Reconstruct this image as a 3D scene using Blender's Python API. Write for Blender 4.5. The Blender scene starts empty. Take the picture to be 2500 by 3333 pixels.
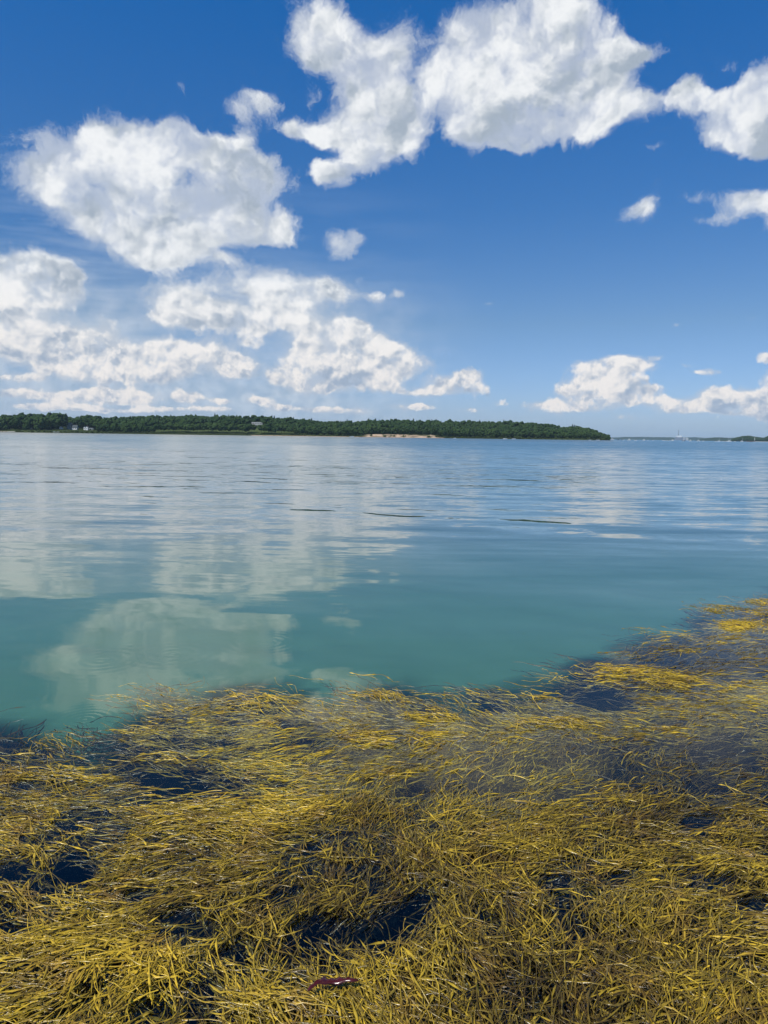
import bpy, bmesh, math, random
import numpy as np
from mathutils import Vector, Matrix, noise as mnoise

random.seed(11)
rng = np.random.default_rng(11)
R = math.radians
sc = bpy.context.scene
col = sc.collection

# ------------------------------------------------------------------ camera
FPX, W0, H0 = 2400.0, 2500.0, 3333.0
CAM_H = 1.65
PITCH, ROLL = R(5.88), R(0.79)
cam_data = bpy.data.cameras.new('camera')
cam_data.sensor_fit = 'VERTICAL'
cam_data.sensor_height = 36.0
cam_data.lens = 36.0 * FPX / H0
cam_data.clip_start = 0.05
cam_data.clip_end = 60000
cam = bpy.data.objects.new('camera', cam_data)
col.objects.link(cam)
CAM_R = Matrix.Rotation(math.pi / 2 - PITCH, 3, 'X') @ Matrix.Rotation(ROLL, 3, 'Z')
cam.matrix_world = Matrix.Translation((0, 0, CAM_H)) @ CAM_R.to_4x4()
sc.camera = cam


def ray(px, py):
    """direction in the world of a point of the 2500 x 3333 photograph"""
    return (CAM_R @ Vector(((px - W0 / 2) / FPX, (H0 / 2 - py) / FPX, -1.0))).normalized()


def azel(px, py):
    d = ray(px, py)
    return math.atan2(d.x, d.y), math.asin(d.z)


# ------------------------------------------------------------------ light
SUN_EL, SUN_AZ = R(54), R(222)        # azimuth clockwise from +Y (the view direction)
sun_dir = Vector((math.sin(SUN_AZ) * math.cos(SUN_EL), math.cos(SUN_AZ) * math.cos(SUN_EL), math.sin(SUN_EL)))
sd = bpy.data.lights.new('sun', 'SUN')
sd.energy = 3.6
sd.angle = R(0.53)
sd.color = (1.0, 0.95, 0.87)
sun = bpy.data.objects.new('sun', sd)
sun.rotation_euler = sun_dir.to_track_quat('Z', 'Y').to_euler()
sun.location = (0, -20, 60)
col.objects.link(sun)

vs = sc.view_settings
sc.display_settings.display_device = 'sRGB'
vs.view_transform = 'Standard'
vs.look = 'None'
vs.exposure = 0.0
vs.gamma = 1.0
vs.use_curve_mapping = False
cy = sc.cycles
cy.max_bounces = 8
cy.diffuse_bounces = 3
cy.glossy_bounces = 3
cy.transparent_max_bounces = 16
cy.volume_bounces = 1
cy.sample_clamp_indirect = 6.0
cy.use_denoising = True
cy.use_adaptive_sampling = True
cy.adaptive_threshold = 0.017
cy.adaptive_min_samples = 12


# ------------------------------------------------------------------ node helpers
class G:
    """small expression builder for shader node trees"""
    def __init__(s, tree):
        s.t = tree
        s.n = tree.nodes
        s.l = tree.links

    def new(s, kind, **kw):
        nd = s.n.new(kind)
        for k, v in kw.items():
            setattr(nd, k, v)
        return nd

    def put(s, sock, v):
        if v is None:
            return
        if isinstance(v, bpy.types.NodeSocket):
            s.l.new(v, sock)
        elif isinstance(v, (int, float)):
            sock.default_value = float(v) if sock.type == 'VALUE' else ([v] * 3 if sock.type == 'VECTOR' else (v, v, v, 1))
        else:
            v = tuple(v)
            sock.default_value = v + (1.0,) if (sock.type == 'RGBA' and len(v) == 3) else v

    def m(s, op, a, b=None, c=None, clamp=False):
        nd = s.new('ShaderNodeMath', operation=op, use_clamp=clamp)
        s.put(nd.inputs[0], a); s.put(nd.inputs[1], b); s.put(nd.inputs[2], c)
        return nd.outputs[0]

    def v(s, op, a, b=None, scale=None, c=None):
        nd = s.new('ShaderNodeVectorMath', operation=op)
        s.put(nd.inputs[0], a); s.put(nd.inputs[1], b)
        if c is not None: s.put(nd.inputs[2], c)
        if scale is not None: s.put(nd.inputs['Scale'], scale)
        return nd.outputs['Value'] if op in ('DOT_PRODUCT', 'LENGTH', 'DISTANCE') else nd.outputs['Vector']

    def noise(s, vec, scale, detail=4, rough=0.5, lac=2.0, dist=0.0, color=False, kind='FBM', dim='3D', norm=True):
        nd = s.new('ShaderNodeTexNoise', noise_dimensions=dim, noise_type=kind)
        nd.normalize = norm
        s.put(nd.inputs['Vector'], vec)
        s.put(nd.inputs['Scale'], scale); s.put(nd.inputs['Detail'], detail)
        s.put(nd.inputs['Roughness'], rough); s.put(nd.inputs['Lacunarity'], lac)
        s.put(nd.inputs['Distortion'], dist)
        return nd.outputs['Color' if color else 'Fac']

    def voro(s, vec, scale, detail=0, rough=0.5, smooth=1.0, feature='SMOOTH_F1', dim='3D'):
        nd = s.new('ShaderNodeTexVoronoi', feature=feature, voronoi_dimensions=dim)
        s.put(nd.inputs['Vector'], vec); s.put(nd.inputs['Scale'], scale)
        s.put(nd.inputs['Detail'], detail); s.put(nd.inputs['Roughness'], rough)
        if feature == 'SMOOTH_F1': s.put(nd.inputs['Smoothness'], smooth)
        return nd.outputs['Distance']

    def rng_(s, v, a, b, c=0.0, d=1.0, kind='LINEAR', clamp=True):
        nd = s.new('ShaderNodeMapRange', interpolation_type=kind, clamp=clamp)
        for k, x in zip(('Value', 'From Min', 'From Max', 'To Min', 'To Max'), (v, a, b, c, d)):
            s.put(nd.inputs[k], x)
        return nd.outputs[0]

    def mix(s, f, a, b, mode='MIX'):
        nd = s.new('ShaderNodeMix', data_type='RGBA', blend_type=mode)
        s.put(nd.inputs[0], f); s.put(nd.inputs[6], a); s.put(nd.inputs[7], b)
        return nd.outputs[2]

    def ramp(s, f, stops, interp='LINEAR'):
        nd = s.new('ShaderNodeValToRGB')
        cr = nd.color_ramp
        cr.interpolation = interp
        while len(cr.elements) < len(stops):
            cr.elements.new(0.5)
        for e, (p, c) in zip(cr.elements, stops):
            e.position = p
            e.color = tuple(c) + (1.0,)
        s.put(nd.inputs[0], f)
        return nd.outputs[0]

    def sep(s, v):
        nd = s.new('ShaderNodeSeparateXYZ'); s.put(nd.inputs[0], v)
        return nd.outputs

    def comb(s, x, y, z=0.0):
        nd = s.new('ShaderNodeCombineXYZ')
        s.put(nd.inputs[0], x); s.put(nd.inputs[1], y); s.put(nd.inputs[2], z)
        return nd.outputs[0]


# ------------------------------------------------------------------ sky with cumulus clouds
# each cloud bank is a set of soft cells (centre, half width, half height, weight) given by direction
K = 2500 / 1659.0
CLOUDS = [
 # big bank on the left
 (300,400,255,125,1.0),(150,385,115,62,.8),(430,400,180,105,.9),(530,375,85,75,.8),(270,310,110,48,.9),(365,300,58,38,.8),(455,320,60,40,.6),
 (360,520,165,66,1.0),(560,500,120,38,.8),(85,395,60,40,.55),(250,470,120,60,.7),(600,515,70,22,.6),(330,560,90,30,.5),
 # bank top centre
 (690,45,85,70,1.0),(655,95,45,50,.6),(745,120,90,70,.8),(830,190,120,95,1.0),(820,290,120,72,1.0),(710,275,100,38,.8),(635,285,75,26,.75),(735,375,62,40,.8),
 (700,360,40,30,.4),(855,75,55,60,.7),(800,330,60,45,.6),(560,222,55,34,.85),(510,240,30,20,.4),(530,290,20,55,.5),(665,205,40,26,.45),(900,300,40,60,.5),
 # bank top right of centre
 (1150,140,200,120,1.1),(1190,60,150,80,.9),(1060,190,130,110,.9),(1170,250,180,62,1.0),(1100,305,110,40,.8),(1300,240,75,60,.8),(1300,150,80,36,.7),(1370,110,72,32,.85),
 (1000,70,60,60,.7),(1110,335,45,18,.6),(960,130,60,80,.5),(1010,290,50,35,.5),
 # strip on the right
 (1440,225,105,26,.95),(1385,212,36,26,.5),(1475,185,30,22,.7),(1545,225,80,32,.9),(1640,190,55,42,.8),(1590,275,80,32,1.0),(1640,315,60,24,.8),(1580,290,60,22,.6),(1420,308,26,14,.6),
 (1570,150,32,13,.6),(1710,240,110,90,.9),(1510,195,30,28,.5),
 (1378,446,48,32,.95),(1505,425,46,22,.6),(1615,428,70,32,1.0),(1520,465,60,14,.45),(1710,450,60,40,.9),(1560,470,60,14,.35),
 # small ones right of the left bank
 (742,520,48,36,.95),(770,498,22,20,.5),(665,450,28,14,.4),(640,395,30,40,.3),(700,480,20,12,.3),
 # left edge bank
 (60,590,95,50,.85),(125,600,78,58,.85),(20,655,90,60,.9),(-20,700,80,60,.9),(130,650,70,35,.4),(-60,600,110,90,.9),
 # middle left bank
 (400,640,120,46,.95),(560,600,110,48,.95),(460,690,150,38,.95),(640,640,130,42,.85),(720,620,70,30,.7),(812,634,30,22,.75),(862,626,24,16,.8),(600,680,120,40,.6),(780,595,22,14,.5),
 # low bank on the left
 (365,775,62,48,1.1),(240,690,34,26,.6),(160,720,90,36,.7),(230,755,120,42,.9),(120,775,110,42,.85),(450,770,120,45,.75),(545,730,50,28,.6),(520,795,56,30,.8),(260,810,150,26,.7),(60,740,90,40,.55),
 (370,690,70,20,.4),(600,815,40,26,.5),
 # tower above the wood
 (745,735,104,52,1.35),(690,770,84,48,1.3),(820,765,80,44,1.25),(670,810,84,44,1.2),(760,810,115,36,1.15),(870,810,90,40,.55),(900,775,70,40,.45),(760,700,40,24,.7),(830,845,80,18,.5),
 (985,832,72,26,1.0),(1015,808,38,22,.9),(935,850,60,14,.7),(1040,850,50,20,.5),(1080,875,30,12,.5),
 # right low bank
 (1300,800,85,36,1.1),(1360,785,55,22,.9),(1255,845,80,26,1.0),(1385,845,48,34,.9),(1330,850,80,30,.7),(1220,878,60,14,.8),(1410,800,30,24,.4),(1280,880,60,14,.6),
 (1562,862,55,36,1.05),(1590,885,40,18,.8),(1460,875,50,24,.75),(1500,880,40,14,.5),(1530,803,46,9,.75),(1655,776,26,15,.8),(1650,890,34,26,.9),(1630,855,40,14,.5),(1425,770,22,9,.5),(1480,790,26,8,.4),
 (1140,880,40,14,.6),(1700,830,60,60,.7),
 # far ones close to the horizon
 (40,852,54,14,.9),(140,860,44,16,.95),(225,855,64,20,1.0),(310,860,60,17,.8),(410,860,40,15,.9),(482,866,28,9,.9),(80,880,90,11,.75),(606,880,44,10,.8),(560,866,34,10,.7),(690,886,50,10,.75),(350,884,90,10,.7),(30,818,70,12,.6),(470,884,70,9,.65),(170,880,60,9,.7),(1010,885,60,8,.6),(930,880,40,8,.55),
 (780,892,60,10,.5),(240,885,80,8,.5),(880,880,60,12,.5),(1360,900,60,10,.4),
 # hazy filling of the left bank
 (300,770,330,70,.14),(120,850,180,40,.26),(430,850,220,34,.22),(640,840,160,40,.2),(1300,870,180,34,.28),(1560,880,120,34,.28),(760,880,200,20,.28),
 (500,345,60,30,.4),(620,470,60,30,.4),(480,560,50,16,.35),(700,600,50,20,.35),(610,700,90,26,.45),(300,845,60,14,.45),(1180,895,60,10,.35),(1440,840,30,12,.4),
 # thin scraps
 (1055,650,20,8,.55),(1458,700,18,8,.5),(1494,692,18,6,.3),(1620,688,16,5,.35),(405,122,26,12,.4),(402,195,14,22,.38),(1075,335,40,9,.35),(1410,445,40,60,.25),
]

world = bpy.data.worlds.new('World')
sc.world = world
world.use_nodes = True
wt = world.node_tree
wt.nodes.clear()


def build_world():
    g = G(wt)
    tc = g.new('ShaderNodeTexCoord')
    d = tc.outputs['Generated']
    dx, dy, dz = g.sep(d)[0:3]
    az = g.m('ARCTAN2', dx, dy)
    el = g.m('ARCSINE', g.m('MINIMUM', g.m('MAXIMUM', dz, -1), 1))
    el = g.m('ABSOLUTE', el)
    P = g.comb(az, el, 1.0)

    # puffs look smaller towards the horizon
    far = g.rng_(el, 0.02, 0.30, 1.0, 0.0)
    near = g.m('SUBTRACT', 1.0, far)
    w1 = g.v('SUBTRACT', g.noise(P, 9.0, 6, 0.62, color=True), (0.5, 0.5, 0.5))
    w1 = g.v('MULTIPLY', w1, (1.0, 0.8, 0.0))
    Pw = g.v('MULTIPLY_ADD', w1, g.rng_(el, 0.0, 0.35, 0.016, 0.066), c=P)
    acc = (0.0, 0.0, 0.0)
    for (x, y, rx, ry, w) in CLOUDS:
        a, e = azel(x * K, y * K)
        kx, ky = K / FPX * rx * 1.30, K / FPX * ry * 1.30
        mp = g.v('MULTIPLY_ADD', Pw, (1 / kx, 1 / ky, 0), c=(-a / kx, -e / ky, 1))
        d2 = g.v('DOT_PRODUCT', mp, mp)
        s = math.sqrt(w)
        q = g.m('MAXIMUM', g.m('MULTIPLY_ADD', d2, -s, 2 * s), 0.0)
        qq = g.m('MULTIPLY', q, q)
        acc = g.v('ADD', g.v('SCALE', mp, scale=qq), acc)
    ax, ay, mask = g.sep(acc)
    # light side (left, above) of the large heaps
    side = g.m('ADD', g.m('MULTIPLY', ax, -0.35), ay)
    side = g.m('DIVIDE', side, g.m('ADD', mask, 0.15))
    # beyond the part of the sky in view the same kind of scattered cumulus goes on
    out_az = g.rng_(g.m('ABSOLUTE', az), 0.56, 0.80)
    out_el = g.rng_(el, 0.55, 0.72)
    gen = g.rng_(g.noise(P, 3.2, 3, 0.5), 0.50, 0.68, 0.0, 0.9)
    mask = g.m('MULTIPLY_ADD', g.m('MAXIMUM', out_az, out_el), gen, mask)
    mask = g.m('MULTIPLY', mask, g.rng_(el, 0.10, 0.24, 1.18, 1.0))
    mask = g.m('MINIMUM', mask, 1.08)

    def relief(p, det):
        nA = g.noise(p, 13.0, det, 0.62)
        nB = g.noise(p, 31.0, det, 0.62)
        vA = g.voro(p, 20.0, 2.5, 0.55, feature='F1')
        vB = g.voro(p, 52.0, 2.0, 0.55, feature='F1')
        n = g.m('ADD', g.m('MULTIPLY', nA, near), g.m('MULTIPLY', nB, far))
        n = g.m('MULTIPLY', g.m('SUBTRACT', n, 0.5), 2.25)
        v = g.m('ADD', g.m('MULTIPLY', vA, near), g.m('MULTIPLY', vB, far))
        return g.m('MULTIPLY_ADD', v, -0.62, n)

    def soft(p, det):
        nA = g.noise(p, 9.0, det, 0.52)
        nB = g.noise(p, 24.0, det, 0.52)
        return g.m('ADD', g.m('MULTIPLY', nA, near), g.m('MULTIPLY', nB, far))

    def fine_(p, det):
        nA = g.noise(p, 19.0, det, 0.5)
        nB = g.noise(p, 46.0, det, 0.5)
        return g.m('ADD', g.m('MULTIPLY', nA, near), g.m('MULTIPLY', nB, far))

    def toward(k):
        return g.v('ADD', Pw, g.v('SCALE', (-0.50 * k, 0.86 * k, 0.0), scale=step))
    step = g.rng_(el, 0.0, 0.35, 0.0045, 0.013)
    r0 = relief(Pw, 9)
    r1 = relief(toward(1.0), 4)
    S0 = soft(Pw, 5)
    S1 = soft(toward(1.6), 5)
    S2 = soft(toward(5.0), 3)
    T0 = fine_(Pw, 4)
    T1 = fine_(toward(0.9), 4)
    D = g.m('ADD', g.m('SUBTRACT', mask, g.rng_(el, 0.05, 0.30, 0.0, 0.03)), r0)
    thick = g.rng_(D, 0.0, 1.0)
    lobe = g.m('SUBTRACT', g.rng_(S0, 0.45, 0.58, kind='SMOOTHSTEP'), g.rng_(S1, 0.45, 0.58, kind='SMOOTHSTEP'))
    lobe2 = g.m('SUBTRACT', g.rng_(S0, 0.38, 0.45, kind='SMOOTHSTEP'), g.rng_(S1, 0.38, 0.45, kind='SMOOTHSTEP'))
    lit = g.m('MULTIPLY_ADD', g.m('SUBTRACT', r0, r1), 0.34, g.rng_(el, 0.05, 0.30, CL_BASE + 0.0, CL_BASE - 0.08))
    lit = g.m('MULTIPLY_ADD', lobe, 0.42, lit)
    lit = g.m('MULTIPLY_ADD', lobe2, 0.40, lit)
    lobe3 = g.m('SUBTRACT', g.rng_(T0, 0.42, 0.50, kind='SMOOTHSTEP'), g.rng_(T1, 0.42, 0.50, kind='SMOOTHSTEP'))
    lobe4 = g.m('SUBTRACT', g.rng_(T0, 0.53, 0.60, kind='SMOOTHSTEP'), g.rng_(T1, 0.53, 0.60, kind='SMOOTHSTEP'))
    lit = g.m('MULTIPLY_ADD', g.m('ADD', lobe3, lobe4), g.rng_(far, 0.0, 1.0, 0.24, 0.22), lit)
    lit = g.m('MULTIPLY_ADD', g.m('SUBTRACT', S0, S2), 1.5, lit)
    under = g.m('MULTIPLY', g.m('MINIMUM', g.m('ADD', thick, g.m('MULTIPLY', far, 0.45)), 1.0), g.m('MULTIPLY_ADD', far, 0.35, CL_SIDE))
    lit = g.m('MULTIPLY_ADD', side, under, lit)
    lit = g.m('MULTIPLY_ADD', thick, CL_THICK, lit)
    lit = g.rng_(lit, -0.12, 1.06, kind='SMOOTHSTEP')
    alpha = g.rng_(g.m('MULTIPLY_ADD', g.m('SUBTRACT', S0, 0.5), 0.8, D), 0.0, g.rng_(el, 0.05, 0.30, 0.42, 0.62), 0.0, 1.0, kind='SMOOTHSTEP')
    # torn thin edges and scraps round the heaps
    torn = g.noise(g.v('ADD', Pw, g.v('SCALE', w1, scale=0.10)), g.rng_(el, 0.3, 0.3001, 24.0, 24.0), 8, 0.72)
    Df = g.m('MULTIPLY_ADD', g.m('SUBTRACT', torn, 0.5), 3.4, g.m('MULTIPLY_ADD', g.m('MAXIMUM', mask, g.m('MULTIPLY', D, 0.6)), 1.5, -0.52))
    fringe = g.m('MULTIPLY', g.rng_(Df, 0.0, 1.1, kind='SMOOTHSTEP'), 0.62)
    alpha = g.m('MULTIPLY', alpha, g.rng_(el, 0.0, 0.16, 0.78, 0.99))

    sky = g.new('ShaderNodeTexSky', sky_type='NISHITA', sun_disc=False, sun_elevation=SUN_EL, sun_rotation=SUN_AZ,
                altitude=0, air_density=1.0, dust_density=0.6, ozone_density=2.2)
    tint = g.ramp(g.m('DIVIDE', el, 0.6), [(0.0, (.46, .60, .95)), (.045, (.46, .585, .92)), (.245, (.40, .53, .70)), (.48, (.235, .50, .78)), (.82, (.11, .52, .93))])
    blue = g.mix(1.0, sky.outputs[0], g.v('SCALE', tint, scale=1.37), 'MULTIPLY')
    # faint high veils on the left
    veil = g.noise(g.v('MULTIPLY', P, (1.0, 7.0, 1.0)), 5.0, 5, 0.55)
    veil = g.m('MULTIPLY', g.rng_(veil, 0.42, 0.72), g.m('MULTIPLY', g.rng_(az, 0.10, -0.35), g.m('MULTIPLY', g.rng_(el, 0.34, 0.14), 0.8)))
    blue = g.mix(veil, blue, tuple(c / SKY_STR for c in (0.52, 0.62, 0.75)))

    # grey-blue murk between the low heaps on the left
    murk = g.m('MULTIPLY', g.rng_(az, 0.16, -0.12, kind='SMOOTHSTEP'), g.m('MULTIPLY', g.rng_(el, 0.235, 0.12, kind='SMOOTHSTEP'), g.rng_(el, 0.0, 0.05, 0.55, 1.0)))
    murk = g.m('MULTIPLY', murk, g.rng_(g.noise(g.v('MULTIPLY', Pw, (1.0, 1.8, 1.0)), 7.0, 6, 0.6), 0.36, 0.62, 0.30, 0.85))
    blue = g.mix(murk, blue, g.mix(g.rng_(T0, 0.40, 0.62), tuple(c / SKY_STR for c in (0.36, 0.47, 0.61)), tuple(c / SKY_STR for c in (0.58, 0.65, 0.74))))

    shade = tuple(c / SKY_STR for c in (0.38, 0.45, 0.54))
    shade_low = tuple(c / SKY_STR for c in (0.33, 0.42, 0.56))
    bright = tuple(c / SKY_STR for c in (0.89, 0.91, 0.93))
    bright_low = tuple(c / SKY_STR for c in (0.95, 0.88, 0.82))
    t = g.rng_(el, 0.03, 0.20)
    cs = g.mix(t, shade_low, shade)
    cb = g.mix(t, bright_low, bright)
    cc = g.mix(lit, cs, cb)
    blue = g.mix(fringe, blue, g.mix(g.rng_(far, 0.0, 1.0, 0.62, 0.30), cs, cb))
    out = g.mix(alpha, blue, cc)
    bg = g.new('ShaderNodeBackground')
    g.put(bg.inputs[0], out)
    bg.inputs[1].default_value = SKY_STR
    wo = g.new('ShaderNodeOutputWorld')
    g.l.new(bg.outputs[0], wo.inputs[0])
    world.cycles.sampling_method = 'MANUAL'
    world.cycles.sample_map_resolution = 512


SKY_STR = 0.1
CL_BASE, CL_SIDE, CL_THICK = 0.83, 0.78, -0.36
build_world()


# ------------------------------------------------------------------ shared helpers
def tag(o, label=None, cat=None, group=None, kind=None):
    for k, v in (('label', label), ('category', cat), ('group', group), ('kind', kind)):
        if v: o[k] = v
    return o


def link(name, me, parent=None, loc=None):
    o = bpy.data.objects.new(name, me)
    col.objects.link(o)
    if parent is not None: o.parent = parent
    if loc is not None: o.location = loc
    return o


def np_mesh(name, verts, faces, mats=(), smooth=False, attrs=None):
    """mesh from arrays; faces is (n, 3) or (n, 4)"""
    me = bpy.data.meshes.new(name)
    verts = np.asarray(verts, np.float32); faces = np.asarray(faces, np.int32)
    k = faces.shape[1]
    me.vertices.add(len(verts)); me.vertices.foreach_set('co', verts.ravel())
    me.loops.add(faces.size); me.loops.foreach_set('vertex_index', faces.ravel())
    me.polygons.add(len(faces))
    me.polygons.foreach_set('loop_start', np.arange(0, faces.size, k, dtype=np.int32))
    if smooth: me.polygons.foreach_set('use_smooth', np.ones(len(faces), bool))
    for nm, a in (attrs or {}).items():
        at = me.attributes.new(nm, 'FLOAT', 'POINT'); at.data.foreach_set('value', np.asarray(a, np.float32))
    for m_ in mats: me.materials.append(m_)
    me.update(calc_edges=True)
    return me


def material(name):
    m_ = bpy.data.materials.new(name)
    m_.use_nodes = True
    m_.node_tree.nodes.clear()
    g = G(m_.node_tree)
    out = g.new('ShaderNodeOutputMaterial')
    return m_, g, out


def simple_mat(name, colour, rough=0.7, var=0.15, scale=1.0, spec=0.4, metal=0.0):
    m_, g, out = material(name)
    b = g.new('ShaderNodeBsdfPrincipled')
    pos = g.new('ShaderNodeNewGeometry').outputs['Position']
    n = g.noise(pos, scale, 4, 0.6)
    c = g.mix(n, tuple(x * (1 - var) for x in colour), tuple(min(1, x * (1 + var)) for x in colour))
    g.put(b.inputs['Base Color'], c); b.inputs['Roughness'].default_value = rough
    b.inputs['Specular IOR Level'].default_value = spec; b.inputs['Metallic'].default_value = metal
    g.l.new(b.outputs[0], out.inputs[0])
    return m_


class VNoise:
    """smooth value noise on arrays"""
    def __init__(s, seed, n=256):
        s.t = np.random.default_rng(seed).random((n, n)).astype(np.float64); s.n = n

    def __call__(s, x, y):
        x = np.asarray(x, float); y = np.asarray(y, float)
        xi = np.floor(x).astype(int); yi = np.floor(y).astype(int)
        fx = x - xi; fy = y - yi
        fx = fx * fx * (3 - 2 * fx); fy = fy * fy * (3 - 2 * fy)
        n = s.n
        a = s.t[xi % n, yi % n]; b = s.t[(xi + 1) % n, yi % n]
        c = s.t[xi % n, (yi + 1) % n]; d = s.t[(xi + 1) % n, (yi + 1) % n]
        return (a * (1 - fx) + b * fx) * (1 - fy) + (c * (1 - fx) + d * fx) * fy

    def fbm(s, x, y, o=4, r=0.5):
        v = 0; a = 1; t = 0
        for k in range(o):
            v = v + a * s(x * 2 ** k + 17.3 * k, y * 2 ** k - 9.1 * k); t += a; a *= r
        return v / t


CR = np.array(CAM_R)


def project(x, y, z=0.0):
    """world points -> pixels of the photograph (2500 x 3333)"""
    p = np.stack([x, y, np.broadcast_to(z, np.shape(x)) - CAM_H], -1) @ CR      # camera axes are the columns
    return W0 / 2 + FPX * p[..., 0] / -p[..., 2], H0 / 2 - FPX * p[..., 1] / -p[..., 2]


def on_water(px, py, z=0.0):
    d = ray(px, py)
    t = (z - CAM_H) / d.z
    return d.x * t, d.y * t


# where the seaweed mat ends, seen from the shore (1659-wide picture units)
EDGE_X = np.array([-400, 0, 60, 120, 165, 190, 235, 290, 340, 420, 470, 560, 640, 700, 780, 860, 930, 1000, 1060, 1130, 1200, 1240, 1300, 1370, 1430, 1490, 1515, 1560, 1600, 1659, 2100])
EDGE_Y = np.array([1560, 1590, 1585, 1598, 1650, 1655, 1600, 1552, 1530, 1535, 1508, 1505, 1500, 1525, 1503, 1490, 1512, 1535, 1495, 1490, 1480, 1455, 1428, 1400, 1385, 1375, 1350, 1345, 1330, 1300, 1230])
vn = VNoise(5)


def mat_depth(x, y, z=0.0):
    """how far inside the mat a water-surface point lies, in picture units (negative: open water)"""
    u, v = project(x, y, z)
    u = u / K; v = v / K
    return v - np.interp(u, EDGE_X, EDGE_Y) + 16 * (vn.fbm(x * 3.1, y * 3.1, 3) - 0.5), u, v


# ------------------------------------------------------------------ seabed
def seabed():
    xs = np.concatenate([[-12000, -9000, -3000, -900, -300, -90, -30, -12], np.linspace(-9, 9, 110), [12, 30, 90, 300, 900, 3000, 9000, 12000]])
    ys = np.concatenate([[-40, -20, -8, -3], np.linspace(0, 15, 110), [18, 26, 45, 90, 250, 700, 2000, 6000, 12000]])
    X, Y = np.meshgrid(xs, ys, indexing='ij')
    near = np.clip((Y - 1.0) / 8.0, 0, 1)
    Z = -0.42 - 0.55 * near + 0.10 * (vn.fbm(X * 1.7, Y * 1.7, 4) - 0.5)
    Z = Z - np.clip((Y - 12) / 20, 0, 1) * 1.5
    # the weed grows on the bottom some way out in front of the floating mat
    dep, u, v = mat_depth(X.ravel(), np.maximum(Y.ravel(), 0.9), Z.ravel())
    dep = dep.reshape(X.shape)
    w = np.clip((dep + 34 + 70 * (vn.fbm(X.ravel() * 2.2 + 7, Y.ravel() * 1.6, 3).reshape(X.shape) - 0.5)) / 62, 0, 1)
    w = w * w * (3 - 2 * w)
    w[(Y < 1.2)] = 1
    w[(np.abs(X) > 9.5) | (Y > 15)] = 0
    nx, ny = X.shape
    i = np.arange(nx * ny).reshape(nx, ny)
    f = np.stack([i[:-1, :-1], i[1:, :-1], i[1:, 1:], i[:-1, 1:]], -1).reshape(-1, 4)
    m_, g, out = material('murky_seabed')
    b = g.new('ShaderNodeBsdfDiffuse')
    at = g.new('ShaderNodeAttribute', attribute_name='weed')
    pos = g.new('ShaderNodeNewGeometry').outputs['Position']
    px_, py_, pz_ = g.sep(pos)[0:3]
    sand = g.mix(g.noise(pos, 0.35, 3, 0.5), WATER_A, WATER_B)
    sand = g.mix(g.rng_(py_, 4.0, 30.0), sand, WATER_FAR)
    weed = g.mix(g.noise(pos, 9.0, 5, 0.6), (0.002, 0.004, 0.008), (0.008, 0.013, 0.012))
    g.put(b.inputs['Color'], g.mix(g.m('POWER', at.outputs['Fac'], 0.6), sand, weed))
    g.l.new(b.outputs[0], out.inputs[0])
    me = np_mesh('seabed', np.stack([X, Y, Z], -1).reshape(-1, 3), f, [m_], True, {'weed': w.ravel()})
    tag(link('seabed', me), kind='structure')


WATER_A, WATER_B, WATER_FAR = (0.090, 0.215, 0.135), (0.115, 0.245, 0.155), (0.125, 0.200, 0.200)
seabed()


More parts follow.
